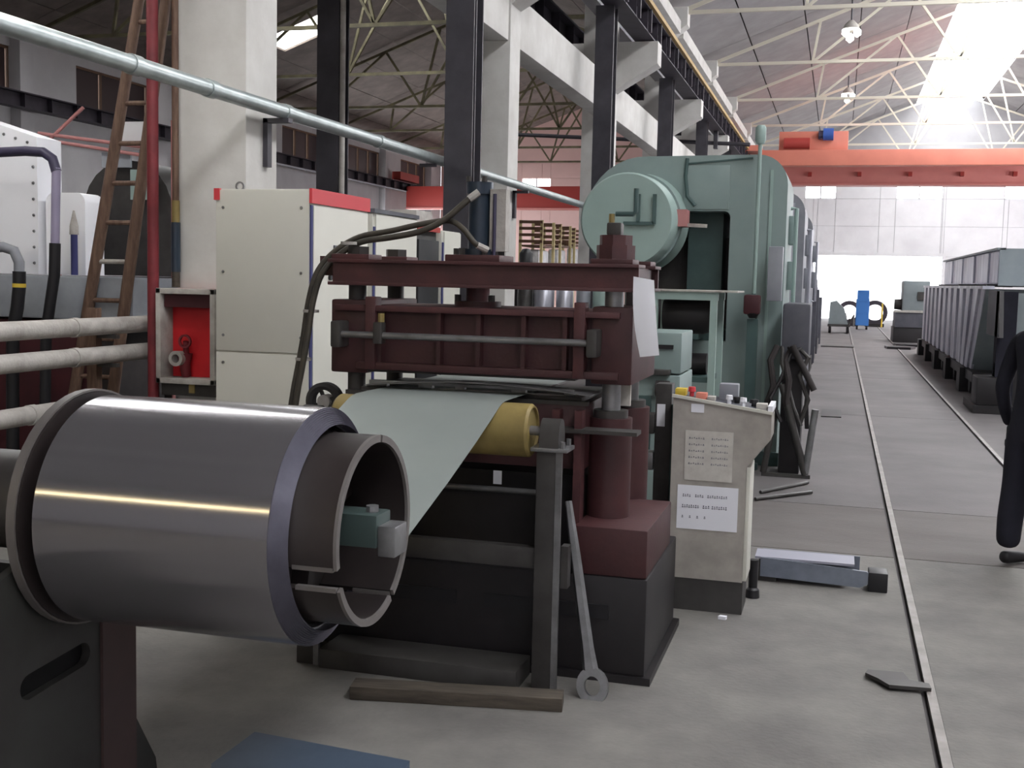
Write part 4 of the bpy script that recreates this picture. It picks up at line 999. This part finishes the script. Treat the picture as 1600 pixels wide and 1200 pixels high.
GY0, GY1 = 10.0, 11.25
def power_press():
    t = thing('power_press', 'green C-frame power press with a big round flywheel housing', 'press', (-1.25, 10.6, 0))
    q = lambda *a, **k: part(*a, **k)
    right, top = -.455, 2.63
    outer = [(right, .0), (right, 2.38)] + arc(right - .25, top - .25, .25, 0, 90, 7)[1:] + [(-1.62, top - .01)] + arc(-1.66, 2.10, .52, 88, 180, 9) + [(-2.18, 1.95), (-1.33, 1.95), (-1.33, 2.155)] + [(-1.0, 2.155)] + arc(-.97, 2.105, .05, 90, 0, 4) + [(-.92, 1.48), (-.92, 1.05), (-1.75, 1.05), (-1.75, 0)]
    fr = part('frame', MB().prism(outer, 'y', GY0, GY1), m_green, t)
    part('frame_cover', MB().box(-1.32, -.935, GY0 - .012, GY0, 2.17, 2.54, bev=.004), m_green, fr)
    part('edge_strip', MB().box(-.60, -.575, GY0 - .012, GY0, .3, 2.5), m_green_lt, fr, 'paler vertical strip')
    part('ram', MB().box(-1.30, -1.0, GY0 + .25, GY1 - .25, 1.45, 2.16), m_green_dk, t)
    part('ram_guide', MB().box(-1.75, -.93, GY0 + .55, GY1 - .15, 1.05, 1.95), m_oily2, t)
    part('bolster', MB().box(-1.70, -.94, GY0 + .02, GY1 - .02, 1.05, 1.14, bev=.006), m_green_dk, t)
    part('motor', MB().cyl((-1.65, GY0 - .35, 1.30), (-.98, GY0 - .35, 1.30), .15, 20), m_oily, t, 'black motor under the flywheel')
    part('motor_bracket', MB().box(-1.5, -1.1, GY0 - .45, GY0, 1.08, 1.16), m_green_dk, t)
    fc = (-1.70, 0, 2.045)
    fw = part('flywheel_guard', MB().lathe((fc[0], 0, fc[2]), 'y', [(GY0 - .62, 0), (GY0 - .62, .37), (GY0 - .60, .385), (GY0 - .06, .40), (GY0, .43), (GY0, 0)], 56), m_green_lt, t, 'pale green flywheel housing')
    part('guard_rim', MB().lathe((fc[0], 0, fc[2]), 'y', [(GY0 - .34, .39), (GY0 - .34, .41), (GY0 - .28, .41), (GY0 - .28, .39)], 48), m_green, fw)
    part('guard_handle', MB().bar((fc[0] + .40, GY0 - .30, fc[2] - .02), (fc[0] + .62, GY0 - .30, fc[2] - .03), .03), m_lag, fw)
    part('guard_tab', MB().box(fc[0] + .36, fc[0] + .46, GY0 - .4, GY0 - .2, fc[2] - .04, fc[2] + .10), m_pinkpipe, fw, 'rusty hinge tab')
    br = MB()
    for (p, r_) in (((-1.60, 2.25), (-1.60, 2.02)), ((-1.47, 2.25), (-1.47, 2.01)), ((-1.72, 2.015), (-1.47, 2.015))):
        br.bar((p[0], GY0 - .64, p[1]), (r_[0], GY0 - .64, r_[1]), .028)
    part('bracket_frame', br, m_green_dk, fw)
    part('oil_line', MB().tube([(-1.30, GY0 - .01, 2.60), (-1.31, GY0 - .015, 2.45), (-1.29, GY0 - .015, 2.28), (-1.22, GY0 - .015, 2.20)], .016, 8), m_green_dk, t)
    part('crown_seam', MB().bar((-1.30, GY0 - .006, 2.555), (-.75, GY0 - .006, 2.60), .014), m_green_dk, t)
    part('column_groove', MB().box(-.70, -.66, GY0 - .004, GY0 + .002, .5, 1.36), m_green_dk, t)
    part('side_ladder', MB().tube([(right + .02, GY0 + .3, 2.2), (right + .07, GY0 + .3, 2.2), (right + .07, GY0 + .3, 1.3), (right + .02, GY0 + .3, 1.3)], .018, 8), m_green_lt, t)
    for z in (1.5, 1.9): part('side_box', MB().box(right, right + .05, GY0 + .5, GY0 + .8, z, z + .25, bev=.006), m_green, t)
    part('foot', MB().box(-1.85, right + .02, GY0 - .03, GY1 + .03, 0, .12, bev=.01), m_green_dk, t)
    return t
pr = power_press()
def repaint(root, mapping, label):
    root['label'] = label
    stack = [root]
    while stack:
        o = stack.pop(); stack += list(o.children)
        if o.type == 'MESH':
            s_ = o.material_slots[0]; mm = mapping.get(s_.material.name)
            if mm: s_.link = 'OBJECT'; s_.material = mm
mp = {'press_green': m_greypress, 'press_green_disc': m_silver, 'press_green_dark': m_greypress_dk}
for y, lab in ((14.6, 'grey power press standing right behind the green press'), (18.6, 'silvery grey power press, third in the row behind the green press')):
    c = copy_tree(pr); c.location = (-1.22, y, 0); c['group'] = 'grey presses behind the green press'
    repaint(c, mp, lab)
# pole with beacon and hanging pushbutton box
a = W(1188, 225, 9.75); b = W(1178, 470, 9.75)
t = thing('pendant_control', 'red pendant control box hung from a pale green pole in front of the green press', 'control', (a.x, 9.75, 0))
part('pole', MB().cyl((a.x, 9.75, .05), (a.x, 9.75, a.z), .016, 10), m_green_lt, t)
part('pole_foot', MB().cyl((a.x, 9.75, 0), (a.x, 9.75, .05), .09, 16), m_green_dk, t)
part('beacon', MB().tube([(a.x, 9.75, a.z), (a.x, 9.75, a.z + .03), (a.x, 9.75, a.z + .13), (a.x, 9.75, a.z + .15)], [.034, .044, .044, .03], 14), m_green_lt, t, 'pale green beacon')
part('control_box', MB().box(b.x - .075, b.x + .06, 9.62, 9.72, b.z - .11, b.z + .05, bev=.02), m_darkred, t, 'dull red control box')
part('box_base', MB().tube([(b.x, 9.67, b.z - .10), (b.x, 9.67, b.z - .14)], [.055, .03], 14), m_black, t)
part('box_arm', MB().bar((b.x, 9.66, b.z), (a.x, 9.75, b.z + .05), .03), m_green_dk, t)
part('conduit', MB().box(b.x - .045, b.x + .045, 9.68, 9.74, .55, b.z - .15), m_green_dk, t, 'dark green cable duct')
part('switch_box', MB().box(b.x + .10, b.x + .22, 9.75, 9.86, b.z + .0, b.z + .45, bev=.01), m_greypress, t)
# pale green stand in front of the press, roll feeder beside it
t = thing('work_stand', 'pale green tubular stand with a black drum, before the green press', 'stand', (-1.07, 8.6, 0))
zt_ = 1.48
for x in (-1.30, -.87):
    for y in (8.45, 8.95): part('leg', MB().box(x - .025, x + .025, y - .025, y + .025, 0, zt_ - .05), m_green_lt, t)
for y in (8.45, 8.95): part('top_rail', MB().box(-1.33, -.84, y - .028, y + .028, zt_ - .06, zt_), m_green_lt, t)
for x in (-1.30, -.87): part('side_rail', MB().box(x - .022, x + .022, 8.45, 8.95, .35, .40), m_green_lt, t)
part('top_plate', MB().box(-1.36, -.70, 8.40, 9.0, zt_, zt_ + .012), m_lag, t)
part('drum', MB().lathe((0, 8.72, 1.30), 'x', [(-1.27, 0), (-1.27, .115), (-1.20, .14), (-.97, .14), (-.90, .115), (-.90, 0)], 28), m_oily, t, 'black drum')
part('shelf', MB().box(-1.29, -.88, 8.45, 8.95, .82, .86), m_green_dk, t)
part('motor', MB().cyl((-1.12, 8.7, .94), (-.93, 8.7, .94), .08, 18), m_oily, t)
fd = thing('roll_feeder', 'green roll feeder with a dark slot, right of the maroon press', 'feeder', (-1.13, 7.3, 0))
x0, x1 = W(985, 560, 7).x, W(1064, 560, 7).x
part('cabinet', MB().box(x0, x1, 7.0, 7.6, 0, .98, bev=.01), m_green, fd)
part('upper_box', MB().box(x0 + .08, x1, 7.02, 7.55, .99, 1.24, bev=.01), m_green, fd)
part('slot', MB().box(x0 + .16, x1 - .05, 7.005, 7.03, 1.14, 1.165), m_black, fd)
part('ledge', MB().box(x0 - .03, x1 - .06, 6.94, 7.02, .985, 1.015, bev=.003), m_oily2, fd)
part('roll', MB().cyl((x0 + .17, 6.96, .90), (x1 - .06, 6.96, .90), .05, 18), m_machine_dark, fd, 'dark feed roll')
part('side_door', MB().box(x0 + .03, x1 - .17, 6.985, 7.0, .45, .85, bev=.003), m_green_dk, fd)
part('hand_lever', MB().tube([(x1 - .04, 6.97, .6), (x1 - .02, 6.93, .72), (x1 - .02, 6.90, .86)], .014, 8), m_oily2, fd)
va = thing('valve_stand', 'dark valve stand with white tags between the maroon press and the console', 'valve stand', (-.70, 5.75, 0))
part('column', MB().box(-.845, -.765, 5.62, 5.72, 0, 1.05, bev=.006), m_oily2, va)
part('foot', MB().box(-.90, -.73, 5.55, 5.80, 0, .03), m_oily, va)
part('valve_body', MB().box(-.94, -.845, 5.60, 5.70, .80, .90, bev=.01), m_oily2, va)
part('valve_body', MB().box(-.95, -.845, 5.60, 5.70, .62, .71, bev=.01), m_steel, va)
part('valve_pipe', MB().tube([(-.90, 5.65, .62), (-.90, 5.65, .40), (-.86, 5.65, .32), (-.82, 5.65, .30)], .018, 10), m_green_dk, va)
part('tag', MB().box(-.835, -.795, 5.612, 5.618, .84, .95), m_paper, va, 'white tag')
part('panel', MB().box(-.765, -.74, 5.62, 5.70, .1, .95), m_green_dk, va)

# dark V-legged scrap stand right of the console, scraps and hoses over it
t = thing('scrap_stand', 'blackened stand on splayed legs with hanging hoses, right of the green press', 'stand', (-.4, 9.5, 0))
P9 = lambda x, y, Y=9.5: W(x, y, Y)
part('body', MB().box(-.43, -.21, 9.5, 9.94, .95, 1.40, bev=.03), m_greypress_dk, t)
part('lower_box', MB().box(-.42, -.25, 9.6, 9.93, .0, .95, bev=.02), m_oily, t)
for (p, q, r_, m_) in (((1222, 600), (1258, 738), .030, m_oily2), ((1274, 640), (1258, 735), .028, m_steel), ((1212, 640), (1192, 742), .026, m_oily2), ((1238, 540), (1272, 610), .026, m_machine_dark)):
    part('leg', MB().cyl(P9(*p, 9.45), Vector((P9(*q, 9.45).x, 9.45, .03)) if q[1] > 700 else P9(*q, 9.45), r_, 10), m_, t)
part('foot_bar', MB().bar((P9(1190, 742).x, 9.45, .015), (P9(1266, 742).x, 9.45, .015), .03), m_oily2, t)
rg = random.Random(3)
for k in range(6):
    x = -.46 + k * .04
    pts = [Vector((x, 9.52, 1.05))]
    for q in range(4): pts.append(Vector((max(-.52, min(-.2, pts[-1].x + rg.uniform(-.10, .12))), 9.46 + rg.uniform(-.05, .03), .95 - q * .17 + rg.uniform(-.05, .05))))
    part('hanging_hose', MB().tube(pts, rg.uniform(.016, .028), 8), [m_machine_dark, m_oily2, m_oily][k % 3], t)
# row of further cabinets on the left of the aisle
for i, (y0, y1, zt_, m_, lab) in enumerate(((20.6, 22.4, 1.95, m_silver, 'tall pale machine cabinet beyond the grey presses'), (23.2, 25.4, 1.75, m_greypress, 'lower grey machine cabinet, second beyond the grey presses'), (27.0, 29.6, 1.55, m_silver, 'farthest pale machine cabinet on the left of the aisle'))):
    t = thing('machine_cabinet', lab, 'machine', (-1.0, (y0 + y1) / 2, 0), 'machine cabinets along the aisle')
    part('carcass', MB().box(-1.6, -.50, y0, y1, .25, zt_, bev=.02), m_, t)
    part('plinth', MB().box(-1.6, -.44, y0 + .05, y1 - .05, 0, .25), m_oily2, t)
    n = 3
    for k in range(n):
        a = y0 + .05 + (y1 - y0 - .1) * k / n
        part('door', MB().box(-.50, -.475, a, a + (y1 - y0 - .1) / n - .03, .32, zt_ - .06, bev=.005), m_, t)
    part('guard_lip', MB().box(-.52, -.40, y1 - .25, y1 - .12, .1, zt_ - .3), m_greypress_dk, t)

# =================================================================== grey tanks on the right
TX = 1.92
lt = thing('steel_trough', 'long grey ribbed steel trough on dark wheels at the right of the aisle', 'trough', (2.7, 22, 0))
part('trough_body', MB().prism([(16.9, 1.55), (28.4, 1.55), (28.4, .36), (18.2, .36)], 'x', TX + .02, 3.6), m_stack, lt)
nr = 22
for k in range(nr):
    y = 17.0 + (28.3 - 17.0) * k / nr
    w_ = (28.3 - 17.0) / nr
    yb = y + 1.2 * max(0, (1 - k / 5)) * .95
    part('side_panel', MB().prism([(y, 1.545), (y + w_ - .03, 1.545), (y + w_ - .03 + max(0, yb - y) * .9, .37), (yb, .37)], 'x', TX - (.035 if k % 2 else .0), TX + .03), m_stack, lt, smooth=False)
part('top_rim', MB().box(TX - .05, TX + .1, 16.85, 28.4, 1.545, 1.59), m_stack, lt)
part('end_wall', MB().prism([(16.86, 1.55), (16.9, 1.55), (18.2, .36), (18.16, .36)], 'x', TX, 3.6), m_stackside, lt)
part('chassis', MB().box(TX - .05, 3.4, 17.5, 28.0, .22, .36), m_oily, lt)
for y in (18.2, 20.6, 23.0, 25.4, 27.6):
    part('wheel', MB().lathe((TX + .05, y, .15), 'x', [(-.06, 0), (-.06, .13), (-.03, .15), (.05, .15), (.05, 0)], 20), m_oily, lt)
    part('axle_box', MB().box(TX - .12, TX + .1, y + .3, y + .75, .0, .36), m_oily, lt)
fr_ = thing('end_stand', 'dark upright stand on the floor at the near end of the grey trough', 'stand', (2.4, 15.7, 0))
part('side_plate', MB().prism([(15.3, .95), (16.6, .95), (16.6, 1.53), (15.5, 1.53)], 'x', TX, TX + .05), m_oily, fr_)
part('upright', MB().box(TX, TX + .22, 15.5, 15.75, .1, 1.52), m_navy, fr_)
part('upright', MB().box(TX + 1.3, TX + 1.5, 15.5, 15.7, .1, 1.52), m_navy, fr_)
part('front_plate', MB().box(TX + .22, TX + 1.3, 15.58, 15.62, .62, 1.50, bev=.004), m_stackside, fr_, 'grey front plate')
part('lower_plate', MB().box(TX + .0, TX + 1.5, 15.52, 15.66, .1, .62), m_oily, fr_)
part('base', MB().box(TX - .25, TX + 1.5, 15.3, 16.5, 0, .1), m_oily, fr_)
part('wheel_block', MB().box(TX - .22, TX + .05, 15.35, 15.9, .1, .45, bev=.02), m_oily, fr_)
up = thing('steel_trough', 'second grey steel trough stacked on top of the long ribbed one', 'trough', (3, 22.5, 1.62))
part('trough_body', MB().box(2.24, 4.2, 18.2, 27.3, 1.62, 2.12, bev=.01), m_stack, up)
part('end_wall', MB().box(2.22, 4.22, 18.15, 18.2, 1.6, 2.14), m_stackside, up, 'smooth grey end')
for k in range(9):
    y = 18.3 + k
    part('side_panel', MB().box(2.20 if k % 2 else 2.225, 2.245, y, y + .96, 1.64, 2.10), m_stack, up, smooth=False)
part('top_rim', MB().box(2.18, 2.3, 18.15, 27.3, 2.12, 2.15), m_stackside, up)
for y in (18.4, 22.6, 27.0): part('bearer', MB().box(2.1, 3.6, y, y + .12, 1.592, 1.62), m_oily, up)
# far machine at the right of the aisle
q0, q1 = W(1400, 535, 34), W(1441, 440, 34)
t = thing('lathe_machine', 'grey-green machine with a black base, standing beyond the grey trough', 'machine', (1.95, 34.5, 0))
part('base', MB().box(1.50, 2.42, 34, 35.4, 0, .42, bev=.02), m_oily, t)
part('apron', MB().box(1.53, 2.40, 33.95, 35.3, .42, .85, bev=.02), m_greypress_dk, t)
part('tray', MB().box(1.50, 2.42, 33.9, 34.1, .84, .90), m_lag, t)
part('headstock', MB().box(1.72, 2.42, 34.1, 35.3, .88, 1.72, bev=.03), m_stackside, t)
part('control_panel', MB().box(2.10, 2.30, 34.05, 34.1, 1.18, 1.42), m_oily2, t)
part('chuck', MB().lathe((1.62, 34.6, 1.05), 'x', [(-.1, 0), (-.1, .14), (.1, .16), (.1, 0)], 20), m_oily2, t)
for i, (px, py) in enumerate(((1418, 541), (1405, 545))):
    p = WF(px, py)
    single('scrap_heap', MB().prism([(p.x - .3, p.y - .3), (p.x + .25, p.y - .35), (p.x + .4, p.y + .2), (p.x, p.y + .45), (p.x - .35, p.y + .2)], 'z', 0, .06), m_oily, ['flat dark scrap on the floor before the grey-green machine', 'small dark scrap left of the flat one on the aisle floor'][i], 'scrap')

# far end: blue cabinet, coil hoops, yellow disc, trolley
BYY = 43
q0, q1 = W(1336, 516, BYY), W(1359, 468, BYY)
t = thing('blue_cabinet', 'bright blue cabinet on castors in front of the far door', 'cabinet', ((q0.x + q1.x) / 2, BYY, 0))
part('carcass', MB().box(q0.x, q1.x, BYY, BYY + .6, .14, q1.z, bev=.015), m_bluecab, t)
for z in (.16, .58, 1.0): part('drawer', MB().box(q0.x + .02, q1.x - .02, BYY - .02, BYY, z, z + .4), m_bluecab, t)
for x in (q0.x + .06, q1.x - .06):
    for y in (BYY + .08, BYY + .52): part('castor', MB().cyl((x - .03, y, .07), (x + .03, y, .07), .07, 12), m_oily, t)
part('push_handle', MB().tube([(q0.x - .02, BYY + .1, .35), (q0.x - .22, BYY + .1, .35), (q0.x - .22, BYY + .1, .2)], .03, 8), m_oily, t)
for i, (px, py, r_) in enumerate(((1327, 487, .40), (1367, 486, .42))):
    p = W(px, py, 46.5)
    t = thing('wire_coil', ['dark hoop standing on the floor left of the blue cabinet', 'dark hoop standing on the floor right of the blue cabinet'][i], 'hoop', (p.x, 46.5, 0))
    part('hoop', MB().lathe((p.x, 46.5, r_ + .12), 'y', [(-.12, r_ - .11), (-.12, r_ + .05), (.12, r_ + .05), (.12, r_ - .11)], 30), m_girder, t)
    part('cradle', MB().box(p.x - .35, p.x + .35, 46.3, 46.7, 0, .12), m_oily, t)
p = W(1379, 474, 46)
t = thing('yellow_disc', 'small yellow oval panel on a post by the far door', 'sign', (p.x, 46, 0))
part('panel', MB().lathe((0, 0, 0), 'y', [(-.02, 0), (-.02, .36), (.02, .36), (.02, 0)], 24), m_yel2, t)
t.children[0].data.transform(Matrix.Translation(Vector((p.x, 46, p.z)) - Vector((p.x, 46, 0)) + Vector((p.x, 46, 0))) @ Matrix.Diagonal((.48, 1, 1, 1)))
part('post', MB().cyl((p.x, 46.06, 0), (p.x, 46.06, p.z), .03, 8), m_yel2, t)
tl = W(1310, 520, 39)
t = thing('hand_trolley', 'green-grey loaded trolley at the left of the aisle near the far door', 'trolley', (tl.x, 39.3, 0))
part('bed', MB().box(tl.x - .35, tl.x + .35, 38.8, 40, .22, .30), m_oily2, t)
part('load', MB().prism([(tl.x - .33, .3), (tl.x + .28, .3), (tl.x + .15, .8), (tl.x - .1, 1.05), (tl.x - .3, 1.0)], 'y', 38.9, 39.9), m_stackside, t)
for x in (tl.x - .28, tl.x + .28):
    for y in (39, 39.8): part('wheel', MB().cyl((x - .04, y, .12), (x + .04, y, .12), .12, 14), m_oily, t)
part('handle', MB().tube([(tl.x + .3, 38.8, .3), (tl.x + .45, 38.7, .6), (tl.x + .45, 38.6, .25)], .03, 8), m_oily2, t)
p = WF(1302, 541)
single('floor_mat', MB().box(p.x - .3, p.x + .5, p.y - .5, p.y + .5, 0, .03), m_oily2, 'dark mat on the aisle floor left of the rail, before the trolley', 'mat')
p = WF(1297, 645)
single('floor_patch', MB().box(p.x - .10, p.x + .13, p.y - .5, p.y + .3, 0, .012), m_oily, 'dark steel plate on the floor right of the scrap stand', 'plate')

# racks in the left hall, seen between column and green press
for i, (xa, xb, yt, yb, lab) in enumerate(((813, 847, 344, 378, 'slatted brown rack nearest to the white column'), (850, 876, 350, 379, 'slatted brown rack, middle one of three'), (880, 898, 356, 378, 'slatted brown rack nearest to the green press housing'))):
    Y = 25 + i * 3.2
    a = W(xa, yb, Y); b = W(xb, yt, Y)
    t = thing('slatted_rack', lab, 'rack', ((a.x + b.x) / 2, Y, 0), 'slatted racks in the left hall')
    for x in (a.x, b.x):
        for y in (Y, Y + 1.1): part('post', MB().box(x - .03, x + .03, y - .03, y + .03, 0, b.z), m_rackpole, t)
    n = 4
    for k in range(n):
        z = b.z - .03 - (b.z - a.z - .06) * k / (n - 1)
        for y in (Y - .05, Y + 1.1): part('slat', MB().box(a.x - .02, b.x + .02, y, y + .03, z - .045, z + .02), m_rack, t)
    part('deck', MB().box(a.x, b.x, Y, Y + 1.1, a.z - .1, a.z - .06), m_rack, t)
    part('wrapped_load', MB().box(a.x + .07, b.x - .07, Y + .1, Y + 1.0, 1.62, a.z - .16, bev=.08), m_wrap, t, 'white wrapped load')
    part('load_deck', MB().box(a.x, b.x, Y - .02, Y + 1.1, 1.50, 1.6), m_yel2, t, 'yellow deck edge')
# yellow bench and dark items behind the press gap
p = W(822, 398, 15)
t = thing('oil_drum', 'black drum lid just seen above the maroon beam', 'drum', (p.x, 15, 0))
part('drum', MB().lathe((p.x, 15, 0), 'z', [(0, 0), (0, .26), (1.7, .26), (1.72, .24), (1.72, 0)], 24), m_oily, t)
part('lid', MB().lathe((p.x, 15, 1.72), 'z', [(0, 0), (0, .09), (.16, .09), (.22, .05), (.23, 0)], 18), m_black, t)
p = W(868, 470, 14.3)
t = thing('parts_bench', 'grey bench of glass-like jars and parts, seen in the gap under the maroon beam', 'bench', (p.x, 14.3, 0))
part('top', MB().box(p.x - .55, p.x + .9, 14.0, 14.6, 1.10, 1.15), m_oily2, t)
for x in (p.x - .5, p.x + .85):
    for y in (14.05, 14.55): part('leg', MB().box(x - .03, x + .03, y - .03, y + .03, 0, 1.10), m_oily2, t)
for k, (dx, r_, h, m_) in enumerate(((-.4, .10, .34, m_oily2), (-.15, .13, .38, m_silver), (.12, .11, .36, m_silver), (.36, .09, .33, m_greypress), (.6, .12, .36, m_green_lt), (.8, .08, .3, m_oily))):
    tag(finish('canister', MB().lathe((p.x + dx, 14.3, 1.15), 'z', [(0, 0), (0, r_), (h * .8, r_), (h, r_ * .55), (h, 0)], 18), m_, None),
        ['dark canister at the left end of the bench under the maroon beam', 'silver canister, second from left on the bench', 'silver canister at the middle of the bench', 'grey slim canister right of the silver ones', 'pale green canister on the bench', 'black short canister at the right end of the bench'][k], 'canister', 'canisters on the bench')

# lamps of the near hall and behind the camera
tube_lamp(-6.6, -5.0, 5.9, 4.0, 7.5, 'tube lamp hung over the bright tank at the left', g_hi)
tube_lamp(-7.4, -3.9, -3.4, 3.3, 7.33, 'warm tube lamp behind the camera', g_warm)
tube_lamp(-4.3, -2.7, 5.0, 3.32, 7.35, 'tube lamp hung over the aisle before the cream cabinet', g_tube2)

# =================================================================== the worker at the right edge
def worker():
    X, Y = 1.07, 6.85; K = .89
    t = thing('person', 'person in dark navy workwear with a yellow collar, standing at the right edge', 'person', (X, Y, 0))
    B = lambda dx, dy, z, r: (X + dx, Y + dy, z, r)
    # facing away along the aisle; hips, spine, neck, arms, legs
    J = [B(0, 0, .98, (.15, .11)), B(0, 0, 1.15, (.14, .10)), B(0, .01, 1.32, (.165, .11)), B(0, .01, 1.44, (.13, .085)), B(0, .01, 1.50, (.055, .055)),
         B(-.17, .01, 1.42, .062), B(-.245, .0, 1.22, .052), B(-.27, -.01, 1.12, .047), B(-.275, .03, .98, .042), B(-.265, .07, .87, .034),
         B(.17, .01, 1.42, .062), B(.25, .0, 1.15, .05), B(.25, .05, .88, .036),
         B(-.09, 0, .88, .105), B(-.125, .01, .52, .088), B(-.13, -.02, .30, .082), B(-.135, -.02, .10, .074),
         B(.09, 0, .88, .105), B(.12, .02, .52, .088), B(.12, .06, .30, .082), B(.12, .10, .10, .074)]
    E = [(0, 1), (1, 2), (2, 3), (3, 4), (3, 5), (5, 6), (6, 7), (7, 8), (8, 9), (3, 10), (10, 11), (11, 12), (0, 13), (13, 14), (14, 15), (15, 16), (0, 17), (17, 18), (18, 19), (19, 20)]
    skinobj('body', J, E, m_navy, t)
    H = [B(0, .01, 1.47, .05), B(0, .015, 1.55, .058), B(0, .02, 1.62, (.078, .09)), B(0, .015, 1.69, (.074, .088)), B(0, .0, 1.74, (.05, .06))]
    hd = skinobj('head', H, [(0, 1), (1, 2), (2, 3), (3, 4)], m_skin, t)
    part('nose', MB().tube([(X, Y + .10, 1.645), (X, Y + .128, 1.615), (X, Y + .10, 1.605)], [.010, .014, .012], 8), m_skin, hd)
    part('mouth', MB().box(X - .022, X + .022, Y + .098, Y + .104, 1.573, 1.580, bev=.002), m_rust, hd)
    for s_ in (-1, 1):
        part('ear', MB().tube([(X + s_ * .080, Y + .005, 1.665), (X + s_ * .092, Y - .005, 1.64), (X + s_ * .082, Y + .01, 1.60)], [.010, .016, .008], 8), m_skin, hd)
        part('eye', MB().lathe((X + s_ * .032, Y + .098, 1.642), 'y', [(-.01, 0), (-.01, .012), (.004, .009), (.006, 0)], 10), m_black, hd)
    Hr = [B(0, -.02, 1.62, (.082, .082)), B(0, -.012, 1.70, (.084, .090)), B(0, .0, 1.755, (.055, .065))]
    skinobj('hair', Hr, [(0, 1), (1, 2)], m_hair, t)
    for s_, (hx, hy, hz) in ((-1, (-.265, .075, .86)), (1, (.25, .055, .87))):
        palm = skinobj('hand', [B(hx, hy, hz + .02, (.026, .022)), B(hx, hy + .005, hz - .05, (.018, .036)), B(hx, hy + .005, hz - .085, (.015, .038))], [(0, 1), (1, 2)], m_black, t)
        palm['label'] = 'black glove'
        for k, (dy, ln) in enumerate(((-.030, .058), (-.010, .070), (.012, .075), (.034, .066))):
            skinobj('finger', [B(hx, hy + dy, hz - .075, .0085), B(hx + .002 * s_, hy + dy, hz - .085 - ln * .5, .008), B(hx - .012 * s_, hy + dy + .004, hz - .085 - ln, .007)], [(0, 1), (1, 2)], m_black, palm, 1)
        skinobj('thumb', [B(hx, hy + .03, hz - .02, .011), B(hx - .004 * s_, hy + .058, hz - .05, .010), B(hx - .010 * s_, hy + .066, hz - .085, .008)], [(0, 1), (1, 2)], m_black, palm, 1)
    part('collar', MB().lathe((X, Y + .01, 1.475), 'z', [(-.035, .085), (-.035, .10), (.03, .078), (.03, .066)], 24), m_yel2, t, 'yellow collar')
    for dx, dy in ((-.135, -.02), (.12, .10)):
        sh = skinobj('shoe', [B(dx, dy - .05, .05, (.042, .045)), B(dx, dy + .06, .045, (.042, .042)), B(dx, dy + .17, .035, (.036, .03))], [(0, 1), (1, 2)], m_black, t)
    t.scale = (K, K, K); t.rotation_euler = (0, 0, R(-52))
    return t
worker()
